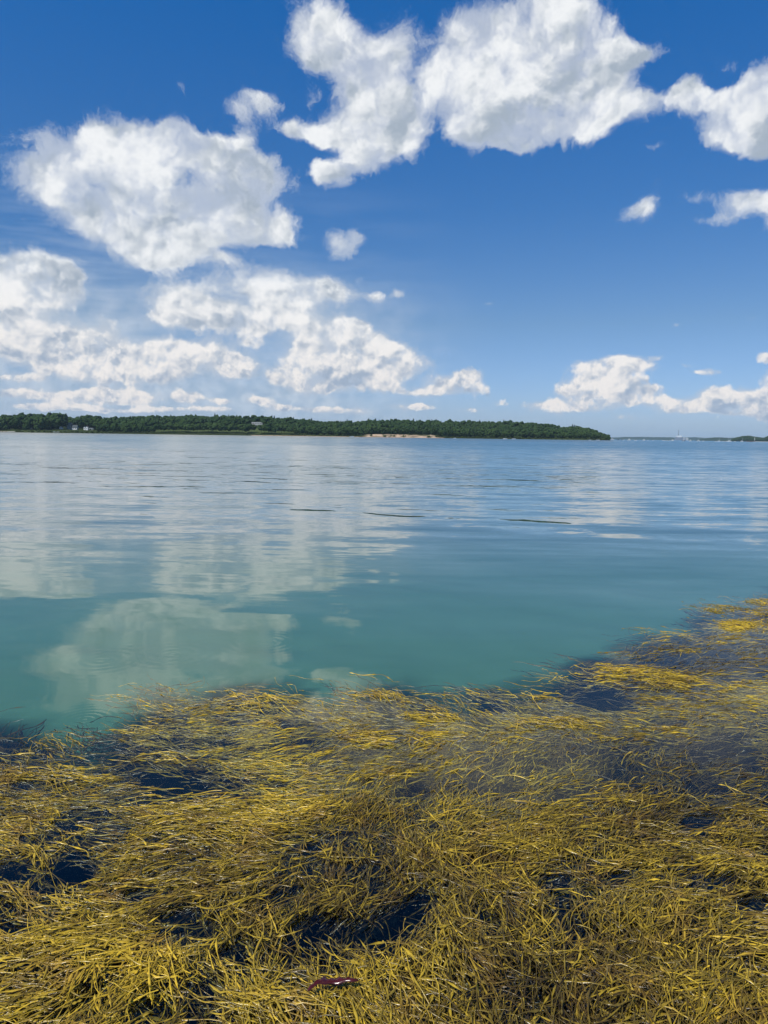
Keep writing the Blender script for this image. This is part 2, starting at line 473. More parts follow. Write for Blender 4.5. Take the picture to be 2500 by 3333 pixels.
# ------------------------------------------------------------------ water surface
def water():
    m_, g, out = material('sea_water')
    pos = g.new('ShaderNodeNewGeometry').outputs['Position']
    x, y, z = g.sep(pos)[0:3]
    half = (0.5, 0.5, 0.5)
    def field(scale_xy, off, detail, rough, dist=0.0):
        p = g.v('MULTIPLY', pos, (scale_xy[0], scale_xy[1], 0.0))
        p = g.v('ADD', p, off)
        return g.v('SUBTRACT', g.noise(p, 1.0, detail, rough, color=True, dist=dist), half)
    # gentle heave of the calm water by the weed, breeze ripples farther out
    far = g.rng_(y, 4.0, 60.0)
    mid = g.rng_(y, 3.5, 12.0)
    patch = g.noise(g.v('MULTIPLY', pos, (0.015, 0.05, 0.0)), 1.0, 3, 0.5)
    patch = g.rng_(patch, 0.35, 0.65, 0.55, 1.35)
    s1 = g.v('SCALE', field((0.45, 1.1), (3.1, 7.7, 0), 2, 0.45), scale=g.rng_(y, 3.5, 14.0, 0.042, 0.12))
    s2 = g.v('SCALE', field((1.1, 4.2), (13.1, 2.7, 3), 3, 0.5, 0.3), scale=g.m('MULTIPLY', g.rng_(y, 5.0, 30.0, 0.014, 0.19), patch))
    s3 = g.v('SCALE', field((4.0, 17.0), (1.1, 22.7, 6), 3, 0.55), scale=g.m('MULTIPLY', g.rng_(y, 5.5, 34.0, 0.002, 0.20), patch))
    s4 = g.v('SCALE', field((0.05, 0.30), (5.1, 1.7, 6), 3, 0.5), scale=g.rng_(y, 15.0, 120.0, 0.0, 0.09))
    s5 = g.v('SCALE', field((0.10, 1.5), (9.1, 4.7, 2), 2, 0.5, 0.2), scale=g.rng_(y, 5.0, 11.0, 0.012, 0.085))
    s = g.v('ADD', g.v('ADD', g.v('ADD', s1, s5), s2), g.v('ADD', s3, s4))
    # rings left by small fish and by fronds touching the surface
    for rx, ry, rr, ra in RINGS:
        dv = g.v('SUBTRACT', g.comb(x, y, 0.0), (rx, ry, 0.0))
        dl = g.v('LENGTH', dv)
        wv = g.m('MULTIPLY', g.m('SINE', g.m('MULTIPLY', dl, 6.28 / rr)), g.m('POWER', 2.718, g.m('MULTIPLY', dl, -0.55 / rr)))
        s = g.v('ADD', s, g.v('SCALE', g.v('NORMALIZE', dv), scale=g.m('MULTIPLY', wv, ra)))
    # a few narrow wake ridges crossing the bay, seen as dark lines
    wob = g.m('MULTIPLY', g.m('SUBTRACT', g.noise(g.v('MULTIPLY', pos, (0.22, 0.05, 0)), 1.0, 4, 0.55), 0.5), 3.4)
    ph = g.m('ADD', g.m('MULTIPLY_ADD', x, 0.30, y), wob)
    ridge = None
    for y0, wd, x0, x1, a in RIDGES:
        t = g.m('DIVIDE', g.m('SUBTRACT', ph, y0), wd)
        e = g.m('POWER', 2.718, g.m('MULTIPLY', g.m('MULTIPLY', t, t), -1.0))
        w = g.m('MULTIPLY', g.rng_(x, x0 - 0.9, x0 + 0.3, kind='SMOOTHSTEP'), g.rng_(x, x1 - 0.3, x1 + 1.2, 1.0, 0.0, kind='SMOOTHSTEP'))
        r_ = g.m('MULTIPLY', g.m('MULTIPLY', e, w), a)
        ridge = r_ if ridge is None else g.m('ADD', ridge, r_)
    br = g.rng_(g.noise(g.v('MULTIPLY', pos, (0.8, 0.5, 0)), 1.0, 4, 0.65), 0.44, 0.58)
    ridge = g.m('MULTIPLY', ridge, br)
    sx, sy = g.sep(s)[0:2]
    sy = g.m('SUBTRACT', g.m('SUBTRACT', sy, ridge), g.m('ADD', g.rng_(y, 12.0, 45.0, 0.0, 0.035), g.rng_(y, 45.0, 150.0, 0.0, SLOPE_BIAS)))
    nrm = g.v('NORMALIZE', g.comb(g.m('MULTIPLY', sx, 0.6), sy, 1.0))
    fr = g.new('ShaderNodeFresnel'); fr.inputs['IOR'].default_value = 1.333
    g.put(fr.inputs['Normal'], nrm)
    gl = g.new('ShaderNodeBsdfGlossy'); gl.inputs['Roughness'].default_value = 0.0
    gl.distribution = 'GGX'
    # between the fronds the water film is broken up
    edge = g.m('SUBTRACT', g.m('ADD', 4.2, g.m('MULTIPLY', g.m('MAXIMUM', g.m('SUBTRACT', x, 0.5), 0.0), 1.15)), y)
    g.put(gl.inputs['Roughness'], g.m('MAXIMUM', g.rng_(y, 5.0, 300.0, 0.015, 0.07), g.m('MULTIPLY', g.rng_(edge, -0.2, 0.9, 0.0, 0.18), g.rng_(y, 2.4, 4.0, 0.3, 1.0))))
    g.put(gl.inputs['Normal'], nrm); g.put(gl.inputs['Color'], (1, 1, 1))
    tr = g.new('ShaderNodeBsdfTransparent')
    g.put(tr.inputs['Color'], (0.86, 0.95, 0.97))
    mx = g.new('ShaderNodeMixShader')
    g.put(mx.inputs[0], fr.outputs[0]); g.l.new(tr.outputs[0], mx.inputs[1]); g.l.new(gl.outputs[0], mx.inputs[2])
    g.l.new(mx.outputs[0], out.inputs[0])
    xs = np.array([-12000, -3000, -300, -30, 0, 30, 300, 3000, 12000.])
    ys = np.array([-40, 0, 10, 40, 200, 1000, 5000, 12000.])
    X, Y = np.meshgrid(xs, ys, indexing='ij')
    i = np.arange(X.size).reshape(X.shape)
    f = np.stack([i[:-1, :-1], i[1:, :-1], i[1:, 1:], i[:-1, 1:]], -1).reshape(-1, 4)
    me = np_mesh('water', np.stack([X, Y, X * 0], -1).reshape(-1, 3), f, [m_])
    tag(link('water', me), kind='structure')


SLOPE_BIAS = 0.055
RINGS = [on_water(a, b) + (c, d) for a, b, c, d in ((274, 2344, 0.045, 0.030), (560, 2130, 0.09, 0.022), (860, 2090, 0.07, 0.016), (2060, 1822, 0.16, 0.020), (1790, 1925, 0.12, 0.016), (330, 2150, 0.08, 0.02), (2010, 1935, 0.1, 0.014))]
# (distance, half width, from x, to x, steepness)
RIDGES = [(14.1, 0.42, 1.6, 9.0, -0.030), (15.5, 0.12, -1.6, 3.4, -0.17), (16.9, 0.07, -2.6, 1.0, -0.09), (24.0, 0.12, -13.0, -3.0, -0.10), (26.0, 0.12, -12.0, 1.0, -0.10), (30.0, 0.16, -16.0, 9.0, -0.10), (38.0, 0.2, -18.0, -2.0, -0.10), (47.0, 0.3, -12.0, 14.0, -0.09), (62.0, 0.4, -30.0, 20.0, -0.08)]
water()


# ------------------------------------------------------------------ the wooded point across the bay
def hor_y(px):
    return 1404.0 + 0.0138 * px


def az_of(px):
    d = ray(px, hor_y(px))
    return d.x / d.y


def shore_Y(px):
    """distance of the shoreline along the view direction"""
    return np.interp(px, [-900, 0, 300, 700, 1100, 1500, 1850, 1960, 1988], [860, 880, 905, 915, 925, 950, 985, 1010, 1050])


SKY_PX = np.array([-900, -100, 0, 60, 130, 165, 180, 215, 235, 265, 290, 330, 355, 400, 500, 600, 700, 800, 900, 960, 975, 1000, 1130, 1200, 1290, 1400, 1500, 1600, 1700, 1750, 1790, 1815, 1840, 1860, 1900, 1940, 1960, 1975, 1988])
SKY_Y = np.array([1350, 1350, 1352, 1348, 1349, 1346, 1347, 1349, 1362, 1354, 1351, 1354, 1358, 1357, 1354, 1357, 1359, 1361, 1362, 1363, 1366, 1368, 1371, 1373, 1372, 1371, 1370, 1371, 1375, 1377, 1381, 1386, 1390, 1385, 1388, 1397, 1404, 1415, 1428])
TREE_H = 12.5


def ridge_h(px):
    """ground height of the ridge behind the shore, so that its trees make the skyline"""
    up = hor_y(px) - np.interp(px, SKY_PX, SKY_Y)
    return np.maximum(up / FPX * (shore_Y(px) + 190) + 1.65 - TREE_H, 0.6)


vt = VNoise(71)


def ground_z(px, back):
    """height of the point, `back` metres behind its shoreline"""
    R_ = ridge_h(px)
    lawn = np.exp(-((px - 730) / 230.0) ** 2)
    b = np.clip(back / 190.0, 0, 1)
    rise = b * b * (3 - 2 * b)
    bank = np.clip(back / 14.0, 0, 1)
    bluff = np.clip((px - 1170) / 30, 0, 1) * np.clip((1440 - px) / 30, 0, 1)
    z = 1.3 * bank + bluff * 2.3 * np.clip((back - 5) / 7, 0, 1) + 1.6 * np.clip(back / 60, 0, 1) * (0.6 + 2.0 * lawn) + rise * np.maximum(R_ - 2.6, 0)
    z = z + 0.5 * (vt.fbm(px * 0.02, back * 0.03, 3) - 0.5) * np.clip(back / 10, 0, 1)
    end = np.clip((1990 - px) / 25.0, 0, 1)
    fall = np.clip((420 - back) / 60, 0, 1)
    z = z * end * fall
    return np.where(back < 0, back * 0.05, z) - 0.15 * (end < 0.02)


def place(px, back):
    Y = shore_Y(px) + back
    return Y * np.interp(px, PXS, AZS), Y


PXS = np.linspace(-900, 2600, 120)
AZS = np.array([az_of(p) for p in PXS])


def terrain():
    pxs = np.concatenate([np.arange(-900, 0, 30), np.arange(0, 1990, 5), [1990, 1996]])
    bk = np.concatenate([[-60, -20, -6, 0], np.arange(1, 16, 1.2), np.arange(17, 60, 4), np.arange(64, 230, 10), np.arange(240, 440, 25), [440, 520]])
    A, B = np.meshgrid(pxs, bk, indexing='ij')
    jag = 2.5 * (vt.fbm(A * 0.05, A * 0, 3) - 0.5)
    X, Y = place(A, B + jag)
    Z = ground_z(A, B)
    jz = np.clip((A - 1170) / 30, 0, 1) * np.clip((1440 - A) / 30, 0, 1)
    rough = (vt.fbm(A * 0.11 + 50, B * 0.25, 3) - 0.5)
    Z = Z + jz * 2.0 * rough * ((B > 4) & (B < 16))
    i = np.arange(A.size).reshape(A.shape)
    f = np.stack([i[:-1, :-1], i[1:, :-1], i[1:, 1:], i[:-1, 1:]], -1).reshape(-1, 4)
    sand = jz * ((B > 1.0) & (B < 13)) * np.clip(0.3 + 2.6 * (vt.fbm(A * 0.06, B * 0.2 + 9, 3) - 0.32), 0, 1)
    beach = ((A > 815) & (A < 1450) & (B >= 0) & (B < 3.5)).astype(float)
    sand = np.maximum(sand, beach * 0.9)
    red = np.exp(-((A - 10) / 18.0) ** 2) * ((B > 2) & (B < 12)) * 0.6
    grass = np.clip(np.exp(-((A - 730) / 260.0) ** 2) * 1.6, 0, 1) * (B > 16) * (B < 120) + np.exp(-((A - 100) / 110.0) ** 2) * (B > 3) * (B < 70) * 0.55 + np.exp(-((A - 1850) / 60.0) ** 2) * (B < 12) * 0.9 + ((A > 980) & (A < 1090) & (B > 3) & (B < 9)) * 1.0
    m_, g, out = material('island_ground')
    b = g.new('ShaderNodeBsdfDiffuse')
    s = g.new('ShaderNodeAttribute', attribute_name='sand').outputs['Fac']
    gr = g.new('ShaderNodeAttribute', attribute_name='grass').outputs['Fac']
    rd = g.new('ShaderNodeAttribute', attribute_name='red').outputs['Fac']
    pos = g.new('ShaderNodeNewGeometry').outputs['Position']
    z_ = g.sep(pos)[2]
    n = g.noise(pos, 0.25, 5, 0.65)
    soil = g.mix(n, (0.022, 0.034, 0.014), (0.055, 0.072, 0.025))
    c = g.mix(gr, soil, g.mix(n, (0.060, 0.090, 0.028), (0.11, 0.13, 0.045)))
    c = g.mix(rd, c, (0.16, 0.085, 0.045))
    c = g.mix(g.m('MULTIPLY', s, g.rng_(n, 0.30, 0.48)), c, g.mix(g.noise(pos, 0.8, 3, 0.6), (0.44, 0.28, 0.17), (0.72, 0.54, 0.38)))
    c = g.mix(g.m('MULTIPLY', g.rng_(z_, 0.35, 0.12), g.m('SUBTRACT', 1.0, s)), c, (0.11, 0.11, 0.045))
    g.put(b.inputs['Color'], c)
    g.l.new(b.outputs[0], out.inputs[0])
    me = np_mesh('wooded_point_ground', np.stack([X, Y, Z], -1).reshape(-1, 3), f, [m_], True, {'sand': sand.ravel(), 'grass': np.clip(grass, 0, 1).ravel(), 'red': red.ravel()})
    tag(link('wooded_point_ground', me), kind='structure')


terrain()


# ------------------------------------------------------------------ trees
def ico(sub):
    bm = bmesh.new(); bmesh.ops.create_icosphere(bm, subdivisions=sub, radius=1.0)
    v = np.array([x.co[:] for x in bm.verts]); f = np.array([[q.index for q in p.verts] for p in bm.faces])
    bm.free(); return v, f


ICO1, ICO2 = ico(1), ico(2)


def lumps(centres, radii, base, seed, squash=0.8, rough=0.35):
    rg = np.random.default_rng(seed)
    v0, f0 = base
    n = len(centres)
    jit = 1 + rough * rg.normal(0, 0.6, (n, len(v0), 1)).clip(-1.2, 1.5)
    ang = rg.uniform(0, 6.28, n)
    ca, sa = np.cos(ang)[:, None], np.sin(ang)[:, None]
    vv = np.broadcast_to(v0, (n,) + v0.shape)
    vr = np.stack([vv[..., 0] * ca - vv[..., 1] * sa, vv[..., 0] * sa + vv[..., 1] * ca, vv[..., 2] * squash], -1)
    V = vr * jit * np.asarray(radii)[:, None, None] + np.asarray(centres)[:, None, :]
    F = f0[None] + (np.arange(n) * len(v0))[:, None, None]
    return V.reshape(-1, 3), F.reshape(-1, 3)


def crown_points(kind, rg, n):
    """lump centres and sizes inside a crown of unit height and about unit width"""
    if kind == 'pine':
        t = np.sort(rg.uniform(0, 1, n)) ** 0.9
        a = rg.uniform(0, 6.28, n)
        r = (1 - t) * 0.24 * rg.uniform(0.5, 1.1, n)
        c = np.stack([np.cos(a) * r, np.sin(a) * r, 0.28 + t * 0.70], -1)
        return c, 0.045 + 0.085 * (1 - t) * rg.uniform(0.7, 1.2, n)
    lo = {'oak': 0.27, 'full': 0.08, 'bush': 0.0}[kind]
    c = []
    while len(c) < n:
        p = rg.uniform(-1, 1, 3)
        q = (p ** 2).sum()
        if q < 1 and q > 0.18: c.append(p)
    c = np.array(c)
    mid = (1 + lo) / 2; hh = (1 - lo) / 2
    wid = {'oak': 0.40, 'full': 0.36, 'bush': 0.60}[kind]
    c = c * np.array([wid, wid, hh * 0.82]) + np.array([0, 0, mid])
    c[:, 2] = np.maximum(c[:, 2], lo + 0.04)
    return c, rg.uniform(0.10, 0.19, n) * (1.2 if kind == 'bush' else 1)


def foliage_mat(name, dark, light, obj_random=True):
    m_, g, out = material(name)
    b = g.new('ShaderNodeBsdfDiffuse')
    pos = g.new('ShaderNodeNewGeometry').outputs['Position']
    n = g.noise(pos, 0.16, 4, 0.75)
    n2 = g.noise(pos, 0.03, 3, 0.6)
    t = g.m('ADD', g.m('MULTIPLY', g.rng_(n, 0.3, 0.7), 0.55), g.m('MULTIPLY', g.rng_(n2, 0.35, 0.65), 0.45))
    if obj_random:
        rnd = g.new('ShaderNodeObjectInfo').outputs['Random']
        t = g.m('ADD', g.m('MULTIPLY', t, 0.6), g.m('MULTIPLY', rnd, 0.4))
    g.put(b.inputs['Color'], g.mix(t, dark, light))
    g.l.new(b.outputs[0], out.inputs[0])
    return m_


M_OAK = foliage_mat('oak_foliage', (0.014, 0.032, 0.014), (0.066, 0.105, 0.030))
M_PINE = foliage_mat('pine_foliage', (0.010, 0.024, 0.016), (0.028, 0.050, 0.024))
M_SCRUB = foliage_mat('scrub_foliage', (0.030, 0.055, 0.018), (0.10, 0.125, 0.040))
M_FOREST = foliage_mat('forest_foliage', (0.014, 0.032, 0.014), (0.058, 0.094, 0.030), False)
M_BARK = simple_mat('bark', (0.075, 0.058, 0.042), 0.9, 0.3, 2.0)


def trunk_mesh(kind, seed):
    rg = np.random.default_rng(seed)
    bm = bmesh.new()
    def limb(p0, p1, r0, r1, n=6, seg=3):
        p0, p1 = Vector(p0), Vector(p1)
        d = (p1 - p0).normalized()
        u = d.orthogonal().normalized(); w = d.cross(u)
        prev = None
        for s in range(seg + 1):
            t = s / seg
            c = p0.lerp(p1, t) + (u * float(rg.normal(0, 0.008)) if 0 < s < seg else Vector())
            r = r0 + (r1 - r0) * t
            ring = [bm.verts.new(c + (u * math.cos(k * 2 * math.pi / n) + w * math.sin(k * 2 * math.pi / n)) * r) for k in range(n)]
            if prev:
                for k in range(n): bm.faces.new((prev[k], prev[(k + 1) % n], ring[(k + 1) % n], ring[k]))
            prev = ring
    top = 0.97 if kind == 'pine' else 0.62
    limb((0, 0, -0.03), (float(rg.normal(0, .015)), float(rg.normal(0, .015)), top), 0.022, 0.006, seg=5)
    for k in range(6 if kind != 'pine' else 8):
        a = rg.uniform(0, 6.28); h = rg.uniform(0.26, 0.55) if kind != 'pine' else rg.uniform(0.3, 0.85)
        L = rg.uniform(0.18, 0.30) if kind != 'pine' else 0.2 * (1.05 - h)
        limb((0, 0, h), (math.cos(a) * L, math.sin(a) * L, h + (0.16 if kind != 'pine' else 0.01)), 0.009, 0.003, 5, 2)
    me = bpy.data.meshes.new('trunk'); bm.to_mesh(me); bm.free(); me.materials.append(M_BARK)
    return me


def crown_mesh(kind, seed, mat_):
    rg = np.random.default_rng(seed)
    n = {'oak': 46, 'full': 52, 'bush': 26, 'pine': 40}[kind]
    c, r = crown_points(kind, rg, n)
    V, F = lumps(c, r, ICO1, seed + 1, 0.75, 0.45)
    # loose leaf clumps break up the outline
    k = 150
    o = rg.integers(0, n, k)
    d = rg.normal(0, 1, (k, 3)); d /= np.linalg.norm(d, axis=1, keepdims=True)
    p = c[o] + d * r[o][:, None] * rg.uniform(0.9, 1.5, (k, 1))
    tri = p[:, None, :] + rg.normal(0, 0.028, (k, 3, 3))
    V = np.concatenate([V, tri.reshape(-1, 3)])
    F = np.concatenate([F, np.arange(k * 3).reshape(k, 3) + len(V) - 3 * k])
    return np_mesh('crown', V, F, [mat_])


PROTO = {}
for kind, mt, nvar in (('oak', M_OAK, 5), ('full', M_OAK, 5), ('pine', M_PINE, 4), ('bush', M_SCRUB, 4)):
    PROTO[kind] = [(crown_mesh(kind, 300 + 17 * i + len(kind), mt), trunk_mesh(kind, 500 + i)) for i in range(nvar)]


def tree(kind, x, y, z, h, w, name, label, cat, group):
    cm, tm = PROTO[kind][random.randrange(len(PROTO[kind]))]
    r_ = bpy.data.objects.new(name, None); r_.empty_display_size = 0.5
    col.objects.link(r_)
    r_.location = (x, y, z); r_.rotation_euler.z = random.uniform(0, 6.28); r_.scale = (w, w, h)
    tag(r_, label, cat, group)
    link('crown', cm, r_)
    link('trunk', tm, r_)
    return r_


def zone(px, what='bushy dark green front-row tree of the wood'):
    if px < 0: w = 'at the far left end of the shore'
    elif px < 230: w = 'left of the white houses'
    elif px < 350: w = 'in front of the white houses'
    elif px < 506: w = 'between the white houses and the lawn'
    elif px < 966: w = 'below the lawn with the shade trees'
    elif px < 1170: w = 'between the lawn and the sandy bluffs'
    elif px < 1440: w = 'at the sandy bluffs'
    elif px < 1800: w = 'right of the sandy bluffs'
    else: w = 'near the tip of the wooded point'
    return what + ' ' + w


PINES = {165: 'tall dark pine, leftmost and tallest of those left of the grey house', 190: 'tall dark pine, second from the left by the grey house',
         203: 'tall dark pine, third from the left by the grey house', 216: 'tall dark pine directly behind the left side of the grey house'}


def plant_trees():
    rg = random.Random(4)
    used = 0
    # trees with bare trunks along the lawn in the middle of the shore
    px = 508.0
    while px < 965:
        back = rg.uniform(14, 26)
        x, y = place(px, back)
        h = rg.uniform(9.5, 13)
        gap = 828 < px < 846
        if not gap:
            tree('oak', x, y, float(ground_z(np.array(px), np.array(back))) - 0.1, h, h * rg.uniform(0.85, 1.1), 'shade_tree', 'dark round-crowned tree with a bare trunk standing before the lawn on the far shore', 'tree', 'shade trees along the lawn of the far shore'); used += 1
        px += rg.uniform(5, 14)
    # tall old trees round the houses on the left
    for px, back, kind, h in ((6, 40, 'full', 16), (28, 46, 'full', 15), (52, 38, 'full', 17.5), (70, 55, 'full', 17), (92, 42, 'full', 16), (112, 50, 'full', 16), (128, 38, 'full', 17), (146, 44, 'full', 16.5),
                              (165, 60, 'pine', 20.5), (178, 50, 'full', 18), (190, 66, 'pine', 18), (203, 58, 'pine', 18), (216, 60, 'pine', 20), (228, 70, 'full', 13), (262, 70, 'full', 15), (276, 74, 'full', 18), (292, 60, 'full', 18), (310, 56, 'full', 17),
                              (328, 46, 'full', 16), (346, 40, 'full', 15), (240, 90, 'full', 12), (334, 24, 'full', 9), (322, 20, 'full', 8), (118, 22, 'full', 8), (82, 20, 'full', 8.5), (20, 20, 'full', 7)):
        x, y = place(px, back)
        tree(kind, x, y, float(ground_z(np.array(px), np.array(float(back)))) - 0.2, h, h * (0.9 if kind == 'full' else 0.8), 'tall_pine' if kind == 'pine' else 'broadleaf_tree',
             PINES[px] if kind == 'pine' else 'large dark green broadleaf tree near the houses at the left end of the far shore', 'tree', 'old trees round the houses on the far shore'); used += 1
    # front row of the wood on both sides of the lawn
    for a, b in ((-60, -4), (358, 506), (966, 1984)):
        px = float(a)
        while px < b:
            back = rg.uniform(12, 22) if not 1170 < px < 1440 else rg.uniform(15, 24)
            x, y = place(px, back)
            h = rg.uniform(7.5, 11.5) * (0.8 if 1800 < px < 1850 else 1.0)
            if px > 1940: h *= 1 - 0.35 * (px - 1940) / 45
            tree('full', x, y, float(ground_z(np.array(px), np.array(back))) - 0.3, h, h * rg.uniform(0.9, 1.2), 'shore_tree', zone(px), 'tree', 'front row of the wood on the far shore'); used += 1
            px += rg.uniform(8, 15)
    # a few pines that stick out of the skyline
    for px in (700, 745, 885, 893, 955, 1014, 1130, 1178, 1200, 1222, 1289, 1345, 1418, 1512, 1560, 1638, 1665, 1840 + 22, 1868):
        x, y = place(px, 185)
        h = rg.uniform(12.6, 14.4)
        tree('pine', x, y, float(ground_z(np.array(float(px)), np.array(185.0))), h, h * 0.75, 'ridge_pine', 'dark pine whose tip stands above the skyline of the wooded point', 'tree', 'pines on the ridge of the wooded point'); used += 1
    # low shrubs on the bank
    px = 60.0
    while px < 1975:
        back = rg.uniform(4, 9)
        if not (1175 < px < 1260 and rg.random() < 0.5) and not (1285 < px < 1420 and rg.random() < 0.85) and not (830 < px < 848):
            x, y = place(px, back)
            h = rg.uniform(1.6, 3.4) * (0.5 if 500 < px < 966 else 1.0)
            tree('bush', x, y, float(ground_z(np.array(px), np.array(back))) - 0.3, h, h * rg.uniform(1.0, 1.6), 'shore_shrub', zone(px, 'low green shrub on the far bank'), 'shrub', 'shrubs along the far waterline'); used += 1
        px += rg.uniform(10, 22)
    print('trees', used)


plant_trees()


def forest(name, pts, hs, ws, seed, mat_, n=11, kindmix=0.2):
    """a wood that reads as one mass: many small lumpy crowns in one mesh"""
    rg = np.random.default_rng(seed)
    N = len(pts)
    cs, rs = [], []
    for i in range(N):
        kd = 'pine' if rg.random() < kindmix else 'full'
        c, r = crown_points(kd, rg, n)
        s = np.array([ws[i], ws[i], hs[i]])
        cs.append(c * s + pts[i]); rs.append(r * 1.25 * (ws[i] + hs[i]) / 2)
    V, F = lumps(np.concatenate(cs), np.concatenate(rs), ICO0, seed, 0.85, 0.5)
    me = np_mesh(name, V, F, [mat_])
    return tag(link(name, me), kind='stuff')


def ico0():
    t = (1 + 5 ** .5) / 2
    v = np.array([(-1, t, 0), (1, t, 0), (-1, -t, 0), (1, -t, 0), (0, -1, t), (0, 1, t), (0, -1, -t), (0, 1, -t), (t, 0, -1), (t, 0, 1), (-t, 0, -1), (-t, 0, 1)], float)
    v /= np.linalg.norm(v[0])
    f = np.array([(0, 11, 5), (0, 5, 1), (0, 1, 7), (0, 7, 10), (0, 10, 11), (1, 5, 9), (5, 11, 4), (11, 10, 2), (10, 7, 6), (7, 1, 8), (3, 9, 4), (3, 4, 2), (3, 2, 6), (3, 6, 8), (3, 8, 9), (4, 9, 5), (2, 4, 11), (6, 2, 10), (8, 6, 7), (9, 8, 1)])
    return v, f


ICO0 = ico0()


def woods():
    rg = np.random.default_rng(9)
    px = rg.uniform(-250, 1980, 5200); back = rg.uniform(28, 235, 5200)
    lawn = (px > 480) & (px < 985) & (back < 70 + 25 * np.sin(px * .05))
    house = (px > 185) & (px < 330) & (back < 85)
    hill_house = (px > 808) & (px < 868) & (back < 125)
    clear = (px > 0) & (px < 250) & (back < 45)
    k = ~(lawn | house | clear | hill_house)
    px, back = px[k], back[k]
    x, y = place(px, back)
    z = ground_z(px, back)
    h = rg.uniform(8.5, 12.5, len(px)) * np.where(px > 1900, 1 - 0.4 * np.clip((px - 1900) / 85, 0, 1), 1.0)
    h = np.minimum(h, TREE_H + 0.5)
    pts = np.stack([x, y, z - 0.5], -1)
    big = rg.random(len(px)) < 0.25
    forest('wood_on_the_point', pts, h * np.where(big, 1.08, 0.96), h * np.where(big, rg.uniform(1.2, 1.6, len(px)), rg.uniform(0.6, 1.0, len(px))), 12, M_FOREST)
    print('wood trees', len(px))


woods()


# ------------------------------------------------------------------ buildings on the point
M_WHITE = simple_mat('white_clapboard', (0.78, 0.77, 0.73), 0.6, 0.05, 1.5)
M_GREYWALL = simple_mat('grey_shingle_wall', (0.17, 0.19, 0.20), 0.85, 0.2, 3.0)
M_ROOF = simple_mat('grey_roof_shingle', (0.085, 0.10, 0.10), 0.9, 0.2, 3.0)
M_PALE = simple_mat('pale_roof', (0.42, 0.42, 0.39), 0.8, 0.1, 1.0)
M_GLASS = simple_mat('dark_window_glass', (0.02, 0.03, 0.04), 0.08, 0.1, 1.0, 0.8)
M_TRIM = simple_mat('white_trim', (0.80, 0.80, 0.78), 0.5, 0.03, 1.0)
M_BRICKCH = simple_mat('chimney_brick', (0.22, 0.10, 0.07), 0.9, 0.2, 6.0)


def bm_box(bm, c, s):
    vs_ = [bm.verts.new((c[0] + a * s[0] / 2, c[1] + b * s[1] / 2, c[2] + d * s[2] / 2)) for a in (-1, 1) for b in (-1, 1) for d in (-1, 1)]
    for q in ((0, 1, 3, 2), (4, 6, 7, 5), (0, 4, 5, 1), (2, 3, 7, 6), (0, 2, 6, 4), (1, 5, 7, 3)):
        bm.faces.new([vs_[i] for i in q])


def bm_obj(name, bm, mat_, parent=None, smooth=False):
    bmesh.ops.recalc_face_normals(bm, faces=bm.faces)
    me = bpy.data.meshes.new(name); bm.to_mesh(me); bm.free()
    me.materials.append(mat_)
    if smooth:
        for p in me.polygons: p.use_smooth = True
    return link(name, me, parent)


def prism(bm, prof, x0, x1):
    """profile in y, z swept along x"""
    a = [bm.verts.new((x0, p[0], p[1])) for p in prof]; b = [bm.verts.new((x1, p[0], p[1])) for p in prof]
    n = len(prof)
    for i in range(n): bm.faces.new((a[i], a[(i + 1) % n], b[(i + 1) % n], b[i]))
    bm.faces.new(a[::-1]); bm.faces.new(b)


